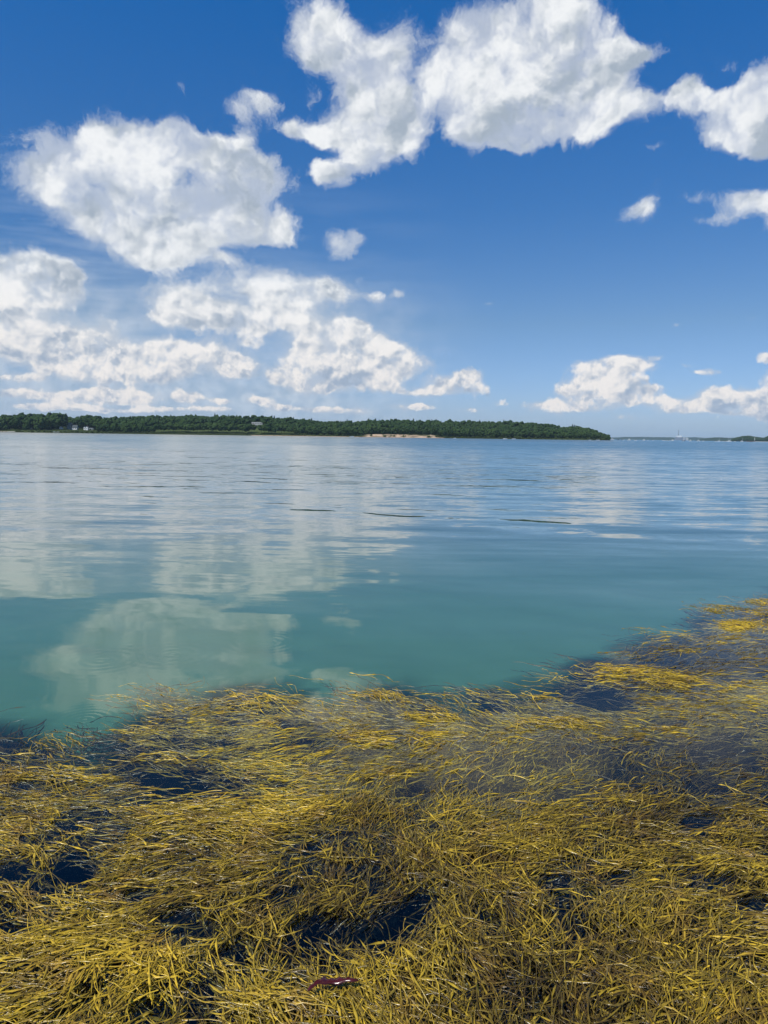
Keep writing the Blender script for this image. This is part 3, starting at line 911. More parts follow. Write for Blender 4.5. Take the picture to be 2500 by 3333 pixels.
def house(px, back, w, d, wall_h, roof_h, label, wall_m, roof_m, gable=False, zoff=0.0, chimney=False, wins=2, rz=0.0, gambrel=False, name='house', cat='house', windows_w=0.8):
    """ridge along x, or towards the bay when gable"""
    x, y = place(px, back)
    r_ = bpy.data.objects.new(name, None); col.objects.link(r_)
    r_.location = (x, y, float(ground_z(np.array(float(px)), np.array(float(back)))) + zoff)
    r_.rotation_euler.z = rz + (math.pi / 2 if gable else 0)
    tag(r_, label, cat, 'houses on the far shore')
    L, D = (d, w) if gable else (w, d)
    bm = bmesh.new()
    prism(bm, [(-D / 2, -1.5), (D / 2, -1.5), (D / 2, wall_h), (0, wall_h + roof_h - 0.15), (-D / 2, wall_h)] if not gambrel else
          [(-D / 2, -1.5), (D / 2, -1.5), (D / 2, wall_h), (D * .34, wall_h + roof_h * .62), (0, wall_h + roof_h - 0.15), (-D * .34, wall_h + roof_h * .62), (-D / 2, wall_h)], -L / 2, L / 2)
    bm_obj('wall', bm, wall_m, r_)
    o = 0.35
    prof = [(-D / 2 - o, wall_h - 0.25), (-D / 2 - o, wall_h - 0.05), (0, wall_h + roof_h + 0.1), (D / 2 + o, wall_h - 0.05), (D / 2 + o, wall_h - 0.25), (0, wall_h + roof_h - 0.12)]
    if gambrel:
        prof = [(-D / 2 - o, wall_h - 0.2), (-D * .36, wall_h + roof_h * .68), (0, wall_h + roof_h + 0.15), (D * .36, wall_h + roof_h * .68), (D / 2 + o, wall_h - 0.2), (D / 2, wall_h - 0.1), (D * .34, wall_h + roof_h * .62), (0, wall_h + roof_h - 0.1), (-D * .34, wall_h + roof_h * .62), (-D / 2, wall_h - 0.1)]
    bm = bmesh.new(); prism(bm, prof, -L / 2 - 0.3, L / 2 + 0.3)
    rf = bm_obj('roof', bm, roof_m, r_)
    if chimney:
        bm = bmesh.new(); bm_box(bm, (L * 0.2, 0.3, wall_h + roof_h * 0.9), (0.8, 0.8, 2.0)); bm_obj('chimney', bm, M_BRICKCH, rf)
    for i in range(wins):
        t = (i + 0.5) / wins - 0.5
        bm = bmesh.new(); gl = bmesh.new()
        zc = wall_h * 0.55
        if gable:
            bm_box(bm, (-L / 2 - 0.03, t * D * 0.8, zc), (0.08, windows_w + 0.25, 1.45)); bm_box(gl, (-L / 2 - 0.08, t * D * 0.8, zc), (0.04, windows_w, 1.2))
        else:
            bm_box(bm, (t * L * 0.9, -D / 2 - 0.03, zc), (windows_w + 0.25, 0.08, 1.45)); bm_box(gl, (t * L * 0.9, -D / 2 - 0.08, zc), (windows_w, 0.04, 1.2))
        wdw = bm_obj('window', bm, M_TRIM, r_); bm_obj('pane', gl, M_GLASS, wdw)
    return r_


house(229, 64, 5.2, 8.0, 4.2, 4.2, 'grey shingled house with a steep rounded gable beside the white barn', M_GREYWALL, M_ROOF, gable=True, zoff=0.2, gambrel=True, wins=2)
house(245, 62, 6.6, 5.2, 2.5, 3.3, 'small white barn with a tall grey roof right of the grey gabled house', M_WHITE, M_ROOF, zoff=0.2, wins=2, name='barn', cat='barn')
house(277, 52, 1.9, 4.0, 3.2, 1.0, 'narrow white gabled house wing left of the white porch', M_WHITE, M_ROOF, gable=True, zoff=0.0, wins=1)
house(285, 49, 2.9, 4.4, 3.4, 1.4, 'white gabled house right of the narrow wing, half behind a tree', M_WHITE, M_ROOF, gable=True, wins=1, chimney=True)
house(304, 62, 6.0, 4.0, 1.7, 0.6, 'low cream cottage at the right end of the group of white houses', simple_mat('cream_wall', (0.50, 0.52, 0.36), 0.7, 0.08), M_ROOF, wins=2)
house(200, 56, 3.2, 4.0, 2.2, 1.2, 'small cream shed under the trees left of the grey gabled house', M_WHITE, M_ROOF, gable=True, wins=1)
house(105, 52, 2.2, 3.0, 3.8, 1.5, 'white gable end showing between dark trees at far left', M_WHITE, M_ROOF, gable=True, wins=1)
house(838, 112, 15.0, 7.0, 2.2, 0.5, 'long pale building on the hillside above the shade trees', M_PALE, M_PALE, zoff=3.4, wins=4)


def porch():
    x, y = place(297, 49)
    z = float(ground_z(np.array(297.0), np.array(49.0)))
    r_ = bpy.data.objects.new('open_porch', None); col.objects.link(r_); r_.location = (x, y, z)
    tag(r_, 'low white flat-roofed porch on thin posts right of the white gabled house', 'porch', 'houses on the far shore')
    bm = bmesh.new(); bm_box(bm, (0, 0, 2.3), (6.0, 3.0, 0.32)); bm_obj('roof', bm, M_WHITE, r_)
    bm = bmesh.new(); bm_box(bm, (0, 0, -0.2), (6.0, 3.0, 0.6)); bm_obj('deck', bm, M_GREYWALL, r_)
    for i, xx in enumerate((-2.8, -1.4, 1.2, 2.8)):
        bm = bmesh.new(); bm_box(bm, (xx, -1.35, 1.1), (0.26, 0.26, 2.1)); bm_obj('post', bm, M_WHITE, r_)


porch()
M_STONE = simple_mat('pale_stone', (0.62, 0.58, 0.50), 0.9, 0.2, 2.0)
M_LEDGE = simple_mat('brown_ledge', (0.14, 0.10, 0.075), 0.9, 0.35, 1.5)


def boulder(px, back, s, label, group, mat_=None, Y=None, z=None, name='boulder', squash=0.6):
    rg = np.random.default_rng(int(px * 7) + int(s * 100))
    v, f = ICO2
    v = v * (1 + rg.normal(0, 0.06, (len(v), 1))) * np.array([1, 0.8, squash]) * s
    if Y is None:
        x, y = place(px, back); z = float(ground_z(np.array(float(px)), np.array(float(back))))
    else:
        x, y = Y * np.interp(px, PXS, AZS), Y; z = z or 0.0
    me = np_mesh(name, v, f, [mat_ or M_STONE])
    o = link(name, me, loc=(x, y, z + s * squash * 0.3))
    o.rotation_euler.z = rg.uniform(0, 6)
    tag(o, label, 'rock', group)


for px in (1, 6, 13, 17, 23, 26, 30, 33, 36, 39, 43, 47):
    boulder(px, 3.2, random.uniform(0.7, 1.1), 'pale boulder in the line of stones along the waterline at far left', 'pale boulders at the far left waterline')


# ------------------------------------------------------------------ distant shores at the right
def hill(name, Yc, depth, prof, mat_, seed, treey, kind='structure'):
    """prof: (px, height in metres) of the skyline at distance Yc"""
    p = np.array(prof, float)
    pxs = np.arange(p[0, 0], p[-1, 0] + 0.1, treey * FPX / Yc / 1.5)
    rows = np.linspace(-1, 1, 25)
    A, B = np.meshgrid(pxs, rows, indexing='ij')
    rg = np.random.default_rng(seed)
    H = np.interp(A, p[:, 0], p[:, 1]) * np.clip(np.cos(B * math.pi / 2), 0, 1) ** 0.45
    bump = rg.normal(0, 1, A.shape) * 0.28 * treey
    H = H + bump * (H > 3) * 0.6
    H = np.maximum(H, -1.0); H[:, 0] = -1; H[:, -1] = -1
    Y = Yc + B * depth
    X = Yc * np.interp(A, PXS, AZS) * (Y / Yc) ** 0.3
    i = np.arange(A.size).reshape(A.shape)
    f = np.stack([i[:-1, :-1], i[1:, :-1], i[1:, 1:], i[:-1, 1:]], -1).reshape(-1, 4)
    me = np_mesh(name, np.stack([X, Y, H], -1).reshape(-1, 3), f, [mat_])
    return tag(link(name, me), kind=kind)


def px2h(n, D):
    return n / FPX * D


M_FARWOOD = foliage_mat('far_wood_foliage', (0.018, 0.036, 0.022), (0.045, 0.070, 0.032), False)
prof = [(1960, 2)] + [(a, px2h(hor_y(a) - b, 7600)) for a, b in ((1985, 1427), (2000, 1425.5), (2020, 1425.5), (2035, 1424), (2060, 1424.3), (2075, 1424), (2110, 1424.6), (2140, 1424.8), (2160, 1425), (2195, 1426), (2240, 1425.4), (2262, 1425.2), (2275, 1426.4), (2290, 1428.5), (2300, 1430), (2330, 1430), (2420, 1429), (2620, 1428))]
hill('far_shore_hills', 7600, 420, prof, M_FARWOOD, 3, 9.0)
prof = [(2288, 0.5)] + [(a, px2h(hor_y(a) - b, 4600)) for a, b in ((2300, 1430), (2316, 1426.5), (2335, 1425), (2360, 1426.5), (2378, 1427), (2400, 1427), (2600, 1427))]
hill('middle_shore_hill', 4600, 200, prof, M_FARWOOD, 4, 7.0)


def headland():
    rg = np.random.default_rng(21)
    D = 2600
    pr = np.array([(2380, 1432), (2392, 1426), (2404, 1423), (2418, 1420.4), (2432, 1419.2), (2446, 1421), (2458, 1423), (2470, 1424.5), (2482, 1426.5), (2490, 1424), (2500, 1421), (2540, 1417), (2700, 1414)])
    hill('headland_ground', D, 90, [(2376, 0.3), (2392, 2.5), (2430, 4.5), (2470, 3.0), (2500, 5), (2700, 9)], M_FARWOOD, 5, 2.0)
    n = 620
    px = rg.uniform(2382, 2620, n); b = rg.uniform(-75, 40, n)
    top = np.interp(px, pr[:, 0], hor_y(pr[:, 0]) - pr[:, 1]) / FPX * D + 1.65
    h = np.clip(top * rg.uniform(0.5, 0.75, n), 5, 12)
    z = np.clip((top - h) * np.clip((b + 80) / 70, 0, 1), 0.5, None)
    Y = D + b
    pts = np.stack([Y * np.interp(px, PXS, AZS), Y, z - 0.5], -1)
    forest('wood_on_the_headland', pts, h, h * 1.0, 77, M_FOREST, 9, 0.1)


headland()
# the bare ledge and pale stones off the headland
for i, (px, s) in enumerate(((2431, 3.4), (2435, 4.0), (2440, 3.6), (2445, 4.2), (2449, 3.2))):
    boulder(px, 0, s, 'low brown rock of the bare ledge in front of the right headland', 'bare brown ledge off the headland', M_LEDGE, 1900, -0.5, 'ledge_rock', 0.35)
for i, px in enumerate((2455, 2460, 2464, 2469, 2474, 2479, 2484, 2489, 2494, 2499)):
    boulder(px, 0, 2.6, 'low pale stone at the waterline of the right headland', 'pale stones at the headland waterline', M_STONE, 2300, -0.4, 'shore_stone', 0.35)


def at(px, Y, z=0.0):
    return (Y * float(np.interp(px, PXS, AZS)), Y, z)


def cylinder(bm, c, r0, r1, h, n=12):
    a = [bm.verts.new((c[0] + r0 * math.cos(k * 2 * math.pi / n), c[1] + r0 * math.sin(k * 2 * math.pi / n), c[2])) for k in range(n)]
    b = [bm.verts.new((c[0] + r1 * math.cos(k * 2 * math.pi / n), c[1] + r1 * math.sin(k * 2 * math.pi / n), c[2] + h)) for k in range(n)]
    for k in range(n): bm.faces.new((a[k], a[(k + 1) % n], b[(k + 1) % n], b[k]))
    bm.faces.new(a[::-1]); bm.faces.new(b)


def power_station():
    D = 7100.0
    u = D / FPX
    r_ = bpy.data.objects.new('power_station', None); col.objects.link(r_); r_.location = at(2209.5, D, 0)
    tag(r_, 'power station with a white upper hall and tall grey chimneys on the far hazy shore', 'power station')
    M_HALL = simple_mat('grey_cladding', (0.17, 0.19, 0.22), 0.8, 0.08, 0.05)
    M_BRT = simple_mat('white_cladding', (0.80, 0.80, 0.78), 0.7, 0.03, 0.05)
    M_CH = simple_mat('chimney_concrete', (0.12, 0.13, 0.15), 0.8, 0.1, 0.05)
    bm = bmesh.new(); bm_box(bm, (0, 0, 5.3 * u), (15 * u, 30, 10.6 * u - 2)); bm_box(bm, (-10 * u, 4, 3.2 * u), (5 * u, 28, 6.4 * u)); bm_obj('turbine_hall', bm, M_HALL, r_)
    bm = bmesh.new(); bm_box(bm, (-0.2 * u, 0, 12.6 * u), (15.4 * u, 32, 5.2 * u)); bm_obj('upper_hall', bm, M_BRT, r_)
    for dx in (-2.9, -1.1):
        bm = bmesh.new(); cylinder(bm, (dx * u, 2, 15.0 * u), 0.55 * u, 0.42 * u, 18.4 * u)
        bm_obj('chimney', bm, M_CH, r_, True)
    r2 = bpy.data.objects.new('boiler_buildings', None); col.objects.link(r2); r2.location = at(2229, D - 60, 0)
    tag(r2, 'jumble of pale industrial buildings right of the power station hall', 'factory')
    for dx, w, h in ((-8, 4, 6.5), (-4, 3.4, 9.5), (-0.5, 4, 6.0), (3.5, 4.4, 8.0), (8, 4, 7.4)):
        bm = bmesh.new(); bm_box(bm, (dx * u, 0, h * u / 2), (w * u, 22, h * u)); bm_box(bm, (dx * u + 2, 0, h * u + 2), (w * u * 0.4, 12, 4))
        b_ = bm_obj('block', bm, M_PALE if dx in (-4, 8, 3.5) else M_HALL, r2)


power_station()


def beacon():
    r_ = bpy.data.objects.new('shore_beacon', None); col.objects.link(r_); r_.location = at(2456, 2250, 0.0)
    tag(r_, 'slender white beacon standing in front of the right headland', 'beacon')
    bm = bmesh.new(); cylinder(bm, (0, 0, -0.5), 2.0, 1.7, 4.5, 10); bm_obj('base', bm, M_LEDGE, r_)
    bm = bmesh.new(); cylinder(bm, (0, 0, 4.0), 1.0, 0.25, 9.5, 10); bm_obj('tower', bm, M_WHITE, r_, True)
    bm = bmesh.new(); cylinder(bm, (0, 0, 13.5), 0.45, 0.3, 0.9, 8); bm_obj('lantern', bm, M_GLASS, r_)


beacon()

# ------------------------------------------------------------------ boats
M_HULLW = simple_mat('white_hull_paint', (0.82, 0.82, 0.80), 0.3, 0.03, 1.0, 0.5)
M_HULLD = simple_mat('navy_hull_paint', (0.02, 0.03, 0.06), 0.25, 0.05, 1.0, 0.5)
M_MAST = simple_mat('mast_aluminium', (0.62, 0.64, 0.66), 0.4, 0.05, 1.0, 0.5)
M_SAILC = simple_mat('sail_cover', (0.60, 0.62, 0.64), 0.8, 0.05, 1.0)


def hull_bm(L, W, H):
    bm = bmesh.new()
    n = 9
    rows = []
    for i in range(n):
        t = i / (n - 1)
        w = W / 2 * (math.sin(math.pi * min(1, 0.32 + 0.68 * t)) ** 0.6 if t < 1 else 0.02) * (1 if t > 0.02 else 0.95)
        x = (t - 0.5) * L
        sheer = H * (0.8 + 0.35 * t * t)
        rows.append([bm.verts.new(p) for p in ((x, -w, sheer), (x, -w * 0.75, H * 0.1), (x, 0, -0.25 * H), (x, w * 0.75, H * 0.1), (x, w, sheer), (x, 0, sheer + 0.04))])
    for a, b in zip(rows, rows[1:]):
        for k in range(6): bm.faces.new((a[k], a[(k + 1) % 6], b[(k + 1) % 6], b[k]))
    bm.faces.new(rows[0][::-1]); bm.faces.new(rows[-1])
    return bm


def boat(px, Y, kind, L, label, rz=0.0, hull=None, mast=0.0, group='boats moored off the far shore'):
    nm = {'sail': 'sailboat', 'motor': 'motorboat', 'cabin': 'cabin_cruiser', 'skiff': 'skiff'}[kind]
    r_ = bpy.data.objects.new(nm, None); col.objects.link(r_); r_.location = at(px, Y, 0.0)
    r_.rotation_euler.z = rz
    tag(r_, label, 'boat', group)
    W, H = L * 0.32, max(0.5, L * 0.15)
    bm_obj('hull', hull_bm(L, W, H), hull or M_HULLW, r_, False)
    if kind == 'sail':
        bm = bmesh.new(); bm_box(bm, (-0.02 * L, 0, H + 0.25), (L * 0.34, W * 0.5, 0.55)); bm_obj('cabin', bm, M_HULLW, r_)
        bm = bmesh.new(); cylinder(bm, (0.08 * L, 0, H), 0.14, 0.09, mast, 8); bm_obj('mast', bm, M_MAST, r_)
        bm = bmesh.new(); prism(bm, [(-0.22, H + 1.1), (0.22, H + 1.1), (0.12, H + 1.6), (-0.12, H + 1.6)], -0.36 * L, 0.07 * L); bm_obj('furled_sail', bm, M_SAILC, r_)
    elif kind == 'cabin':
        bm = bmesh.new(); prism(bm, [(-W * .34, H), (W * .34, H), (W * .28, H + 1.5), (-W * .28, H + 1.5)], -0.12 * L, 0.22 * L); bm_obj('cabin', bm, M_HULLW, r_)
        bm = bmesh.new(); bm_box(bm, (0.05 * L, -W * .33, H + 0.95), (L * 0.26, 0.05, 0.45)); bm_obj('window', bm, M_GLASS, r_)
        bm = bmesh.new(); bm_box(bm, (0.0, 0, H + 2.2), (L * 0.36, W * 0.7, 0.1))
        for a in (-1, 1): bm_box(bm, (a * L * 0.15, 0, H + 1.85), (0.06, W * 0.5, 0.7))
        bm_obj('canopy', bm, M_HULLW, r_)
    elif kind == 'motor':
        bm = bmesh.new(); prism(bm, [(-W * .3, H), (W * .3, H), (W * .2, H + .7), (-W * .2, H + .7)], 0.0, 0.2 * L); bm_obj('windshield', bm, M_GLASS, r_)
        bm = bmesh.new(); bm_box(bm, (-0.5 * L, 0, H * 0.9), (0.4, 0.4, 0.9)); bm_obj('outboard_motor', bm, M_HULLD, r_)
    else:
        bm = bmesh.new(); bm_box(bm, (-0.1 * L, 0, H * 0.85), (0.3, W * 0.8, 0.06)); bm_obj('seat', bm, M_PALE, r_)
    return r_


F_ = 1350.0
boat(1145, 880, 'motor', 5.2, 'white motorboat moored off the pale beach in the middle of the far shore', 0.1)
boat(1480, 900, 'skiff', 3.6, 'tiny white skiff floating right of the sandy bluffs')
boat(1645, 930, 'motor', 4.6, 'white motorboat at the waterline, left one of the pair before the wood', 3.0)
boat(1672, 930, 'motor', 4.8, 'white motorboat at the waterline, right one of the pair before the wood')
boat(1920, 960, 'skiff', 3.4, 'small pale skiff under the trees near the tip of the wooded point')
boat(1946, 965, 'motor', 4.6, 'white motorboat moored right under the tip of the wooded point')
boat(1994, 1500, 'sail', 8.0, 'pale sailboat just right of the tip of the wooded point', 0.2, mast=10.0)
boat(2012, 1600, 'motor', 5.5, 'dark-hulled motorboat, first boat after the pale sailboat by the point', 0, M_HULLD)
boat(2025, 1600, 'motor', 5.5, 'dark-hulled motorboat touching a white one off the far shore', 0, M_HULLD)
boat(2029, 1520, 'motor', 4.8, 'white motorboat overlapping the stern of a dark-hulled one')
boat(2048, F_, 'cabin', 6.4, 'white cabin boat with a peaked top, largest between the point and the power station', 0.1)
boat(2069, F_, 'motor', 5.0, 'long low white motorboat right of the peaked cabin boat', 3.1)
boat(2096, F_, 'cabin', 5.4, 'white cabin boat alone at the middle of the open bay mouth')
boat(2109, F_ + 300, 'skiff', 4.4, 'faint pale skiff right behind the lone cabin boat')
boat(2126, F_ + 300, 'skiff', 5.0, 'faint pale skiff halfway between two groups of white boats')
boat(2162, F_ - 50, 'motor', 5.6, 'white motorboat, leftmost of three close together left of the power station', 3.0)
boat(2175, F_ - 80, 'motor', 5.6, 'low white motorboat, middle of three left of the power station')
boat(2188.5, F_ - 50, 'cabin', 6.0, 'broad white cabin boat just left of the power station', 0)
boat(2226, F_ - 50, 'sail', 7.8, 'tall-masted white sailboat with a dark hull before the power station', 0.5, M_HULLD, mast=12.6)
boat(2222.5, F_ - 150, 'motor', 3.6, 'small white motorboat at the bow of the tall-masted sailboat')
boat(2247, F_ - 50, 'cabin', 5.2, 'white cabin boat with a raised canopy right of the tall-masted sailboat', 0.3)
boat(2274, F_, 'sail', 6.6, 'white sailboat with a short mast off the notch in the far hills', 0.1, mast=6.5)
boat(2289, F_ + 200, 'skiff', 5.0, 'pale grey skiff right of the short-masted sailboat')
boat(2330, F_, 'motor', 4.8, 'white motorboat left of two sailboats before the middle hill')
boat(2341, F_, 'sail', 6.2, 'white sailboat with one slim mast, left of the two-masted look pair', 0.0, mast=8.4)
boat(2354, F_ + 250, 'skiff', 5.0, 'faint pale skiff between the slim sailboat and the next motorboat')
boat(2363, F_ + 100, 'motor', 5.0, 'low white motorboat left of the broad white sailboat')
boat(2372, F_, 'sail', 7.6, 'broad white sailboat before the left end of the headland', 3.1, mast=6.0)
boat(2376.5, F_ + 60, 'sail', 6.0, 'tall-masted sailboat tucked behind the broad white one', 0.0, mast=9.6)
boat(2392, F_ + 350, 'skiff', 5.4, 'faint pale skiff under the left end of the headland')
boat(2415.5, F_, 'sail', 6.0, 'white sailboat left of the bare brown ledge', 0.2, mast=6.4)
# boats pulled up on the grass by the houses
for px, s, lb in ((175.5, 2.2, 'small white dinghy on the grass bank, left one of three'), (184.5, 3.4, 'white dinghy on the grass bank, middle one of three'), (191, 4.2, 'long white dinghy on the grass bank, right one of three')):
    b_ = boat(px, 885, 'skiff', s, lb, 0.15, group='dinghies pulled up on the bank')
    x, y = place(px, 5.0)
    b_.location = (x, y, float(ground_z(np.array(px), np.array(5.0))) + 0.25)


# ------------------------------------------------------------------ air
def haze():
    bm = bmesh.new()
    bm_box(bm, (0, 5990, (135 - 4.2) / 2), (24800, 12180, 135 + 4.2))
    m_, g, out = material('haze')
    v = g.new('ShaderNodeVolumePrincipled')
    v.inputs['Color'].default_value = (0.66, 0.84, 1.0, 1)
    v.inputs['Density'].default_value = HAZE
    v.inputs['Anisotropy'].default_value = 0.0
    g.l.new(v.outputs[0], out.inputs['Volume'])
    o = bm_obj('haze', bm, m_)
    tag(o, kind='stuff')


HAZE = 4.6e-5
haze()


# ------------------------------------------------------------------ knotted seaweed mat
HOLES = [(865, 1985, 70, 42), (905, 1955, 40, 22), (690, 2010, 90, 26), (800, 2040, 70, 22), (385, 1985, 60, 24), (430, 2020, 50, 24), (160, 1880, 55, 40), (30, 1880, 55, 25), (100, 1920, 40, 22),
         (235, 1615, 48, 22), (385, 1688, 105, 20), (460, 1700, 60, 14), (330, 1665, 40, 12), (905, 1692, 36, 14), (1275, 1500, 80, 26), (1230, 1480, 40, 14), (1330, 1520, 40, 10), (1510, 1775, 42, 22), (1560, 1615, 90, 18), (1620, 1640, 40, 10),
         (1340, 1895, 28, 14), (1210, 1905, 40, 14), (1630, 1960, 40, 26), (200, 1760, 50, 14), (260, 1790, 36, 14), (820, 1920, 30, 10), (470, 1600, 40, 8), (140, 1780, 26, 16), (1450, 1560, 40, 8), (700, 1610, 30, 8),
         (300, 1935, 36, 16), (500, 2060, 60, 16), (1060, 1995, 30, 12), (1100, 1700, 40, 10), (450, 2130, 40, 14), (320, 2195, 60, 16), (30, 2010, 60, 14), (640, 1560, 40, 10), (1190, 1720, 40, 10), (60, 1700, 40, 10)]
# drier golden heaps that stand just clear of the water
HEAPS = [(1405, 1462, 120, 36, 1.0), (1310, 1455, 40, 30, .8), (1590, 1352, 46, 16, 1.0), (1560, 1315, 30, 8, .9), (1642, 1335, 34, 14, 1.0), (1640, 1300, 34, 8, .9), (1478, 1380, 22, 6, .7), (540, 1512, 64, 20, 1.0),
         (820, 1502, 50, 12, .9), (830, 1598, 140, 26, .8), (930, 1545, 90, 18, .8), (90, 1600, 110, 20, 1.0), (1150, 1500, 60, 12, .7), (1190, 1560, 90, 16, .7), (100, 1690, 130, 26, .6), (620, 1560, 60, 14, .4),
         (760, 1750, 160, 30, .8), (500, 1800, 200, 40, .6), (1560, 1800, 150, 60, .8), (1620, 1880, 100, 50, .8), (1380, 1980, 150, 50, .8), (1050, 1820, 200, 50, .8), (1400, 1720, 150, 30, .5), (350, 1640, 90, 16, .6),
         (200, 2100, 260, 60, .9), (900, 2120, 200, 70, .8), (1400, 2150, 300, 60, .9), (600, 2190, 200, 30, .8), (1200, 2080, 120, 50, .9)]
vh = VNoise(23)
va = VNoise(31)
vc = VNoise(47)


def in_spots(u, v, spots):
    s = np.zeros(np.shape(u))
    for sp in spots:
        w = sp[4] if len(sp) > 4 else 1.0
        k = 1.0 if len(sp) > 4 else 0.88
        q = 1 - ((u - sp[0]) / (k * sp[2])) ** 2 - ((v - sp[1]) / (k * sp[3])) ** 2
        s = np.maximum(s, w * np.clip(q, -1, 1))
    return s


def flow(x, y):
    """direction in which the current has combed the fronds"""
    k = 1.0 + 0.7 * np.clip((3.4 - y) / 1.2, 0, 1)
    a = 0.2 + k * (2.7 * (va.fbm(x * 0.6 + 3, y * 0.6, 2) - 0.5) + 2.0 * (va.fbm(x * 2.1, y * 2.1 + 40, 2) - 0.5))
    return a


def level(x, y, u, v):
    """height of the top of the mat over the water, metres"""
    h = in_spots(u, v, HEAPS)
    near = np.clip((v - 1640) / 420, 0, 1)
    return -0.001 + 0.036 * near + 0.026 * np.clip(h, 0, 1) + 0.042 * (vh.fbm(x * 2.3, y * 2.3, 3) - 0.5) * (0.35 + near)


def grow(n_tufts, per, seed, accept, y_rng, nring, deep=0.0, spread=0.55, len_rng=(0.12, 0.42), pools=True):
    """trace frond strands; returns ring centres (n, k, 3), radii (n, k), tone (n,)"""
    rg = np.random.default_rng(seed)
    ty = rg.uniform(y_rng[0], y_rng[1], n_tufts * 3)
    tx = rg.uniform(-0.72, 0.84, len(ty)) * (ty + 0.5)
    keep = rg.random(len(ty)) < (ty + 0.6) / (y_rng[1] + 0.6)
    tx, ty = tx[keep], ty[keep]
    dep, u, v = mat_depth(tx, ty)
    ok = accept(dep, u, v, tx, ty, rg)
    tx, ty = tx[ok], ty[ok]
    if len(tx) > n_tufts: tx, ty = tx[:n_tufts], ty[:n_tufts]
    T = len(tx)
    side = np.where(rg.random(T) < 0.62, 0.0, math.pi)
    phi = flow(tx, ty) + side + rg.normal(0, 1, T) * (0.35 + 0.35 * np.clip((3.3 - ty) / 1.0, 0, 1))
    fan = rg.uniform(0.25, 1.25, T) * spread * (1 + 0.35 * np.clip((3.3 - ty) / 1.0, 0, 1))
    size = rg.uniform(0.65, 1.25, T)
    tone_t = rg.normal(0, 0.5, T)
    idx = np.repeat(np.arange(T), per)
    N = len(idx)
    a = phi[idx] + rg.normal(0, 1, N) * fan[idx]
    L = rg.uniform(*len_rng, N) * size[idx]
    thin = rg.random(N) < 0.3
    L = np.where(thin, L * 0.45, L)
    x = tx[idx] + rg.normal(0, 0.026, N); y = ty[idx] + rg.normal(0, 0.024, N)
    # some strands fork off half way along the tuft
    lead = np.where(rg.random(N) < 0.55, rg.uniform(0.02, 0.22, N), 0.0)
    x = x + np.cos(a) * lead; y = y + np.sin(a) * lead
    curv = rg.normal(0, 1.3, N)
    wob_p = rg.uniform(0, 6.28, N); wob_f = rg.uniform(8, 22, N); wob_a = rg.uniform(0.08, 0.34, N)
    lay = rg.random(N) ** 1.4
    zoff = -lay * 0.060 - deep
    k = nring
    P = np.zeros((N, k, 3)); Rr = np.zeros((N, k))
    ds = L / (k - 1)
    base_r = 0.00065 + 0.0013 * rg.random(N) ** 1.5 * np.where(thin, 0.75, 1)
    knot = (rg.random((N, k)) < 0.34)
    knot[:, 0] = False
    knot[:, 1:] &= ~knot[:, :-1]
    big = rg.uniform(1.5, 2.9, (N, k))
    for i in range(k):
        t = i / (k - 1)
        P[:, i, 0] = x; P[:, i, 1] = y
        s = i * ds
        _, u, v = mat_depth(x, y) if i % 3 == 0 else (None, u, v)
        z = level(x, y, u, v) + zoff + 0.006 * np.sin(s * 30 + wob_p) - 0.03 * (1 - t) * (lay > .3)
        P[:, i, 2] = z
        r = base_r * (1.0 - 0.55 * t ** 3)
        if i == k - 1: r = base_r * 0.25
        Rr[:, i] = np.where(knot[:, i] & (i < k - 1), r * big[:, i], r)
        if i == k - 2: Rr[:, i] = base_r * np.where(rg.random(N) < 0.5, 2.2, 1.0)
        pull = flow(x, y)
        d = np.angle(np.exp(1j * (pull + side[idx] - a)))
        a = a + (0.10 * d) + curv * ds + wob_a * np.sin(wob_f * s + wob_p) * 0.5
        x = x + np.cos(a) * ds; y = y + np.sin(a) * ds
    # strands stay out of the open pools
    _, u, v = mat_depth(P[:, :, 0], P[:, :, 1])
    hole = in_spots(u, v, HOLES) + 0.5 * (vc.fbm(P[:, :, 0] * 6, P[:, :, 1] * 6, 3) - 0.5)
    tipin = (hole[:, k // 2:] > 0.22).any(1) | (hole[:, :k // 2] > 0.12).any(1)
    far_out = (hole > 0.62).any(1)
    if not pools: tipin[:] = False; far_out[:] = False
    stay = ~(tipin & (rg.random(N) < 0.93)) & ~far_out
    _, u0, v0 = mat_depth(P[:, 0, 0], P[:, 0, 1])
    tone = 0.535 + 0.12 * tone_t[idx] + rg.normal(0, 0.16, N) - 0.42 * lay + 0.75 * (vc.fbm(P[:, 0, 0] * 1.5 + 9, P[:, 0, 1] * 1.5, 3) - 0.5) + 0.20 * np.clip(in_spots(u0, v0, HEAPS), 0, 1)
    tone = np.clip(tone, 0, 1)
    # loosen thin areas a little so that depth shows between the fronds
    return P[stay], Rr[stay], tone[stay], idx[stay]


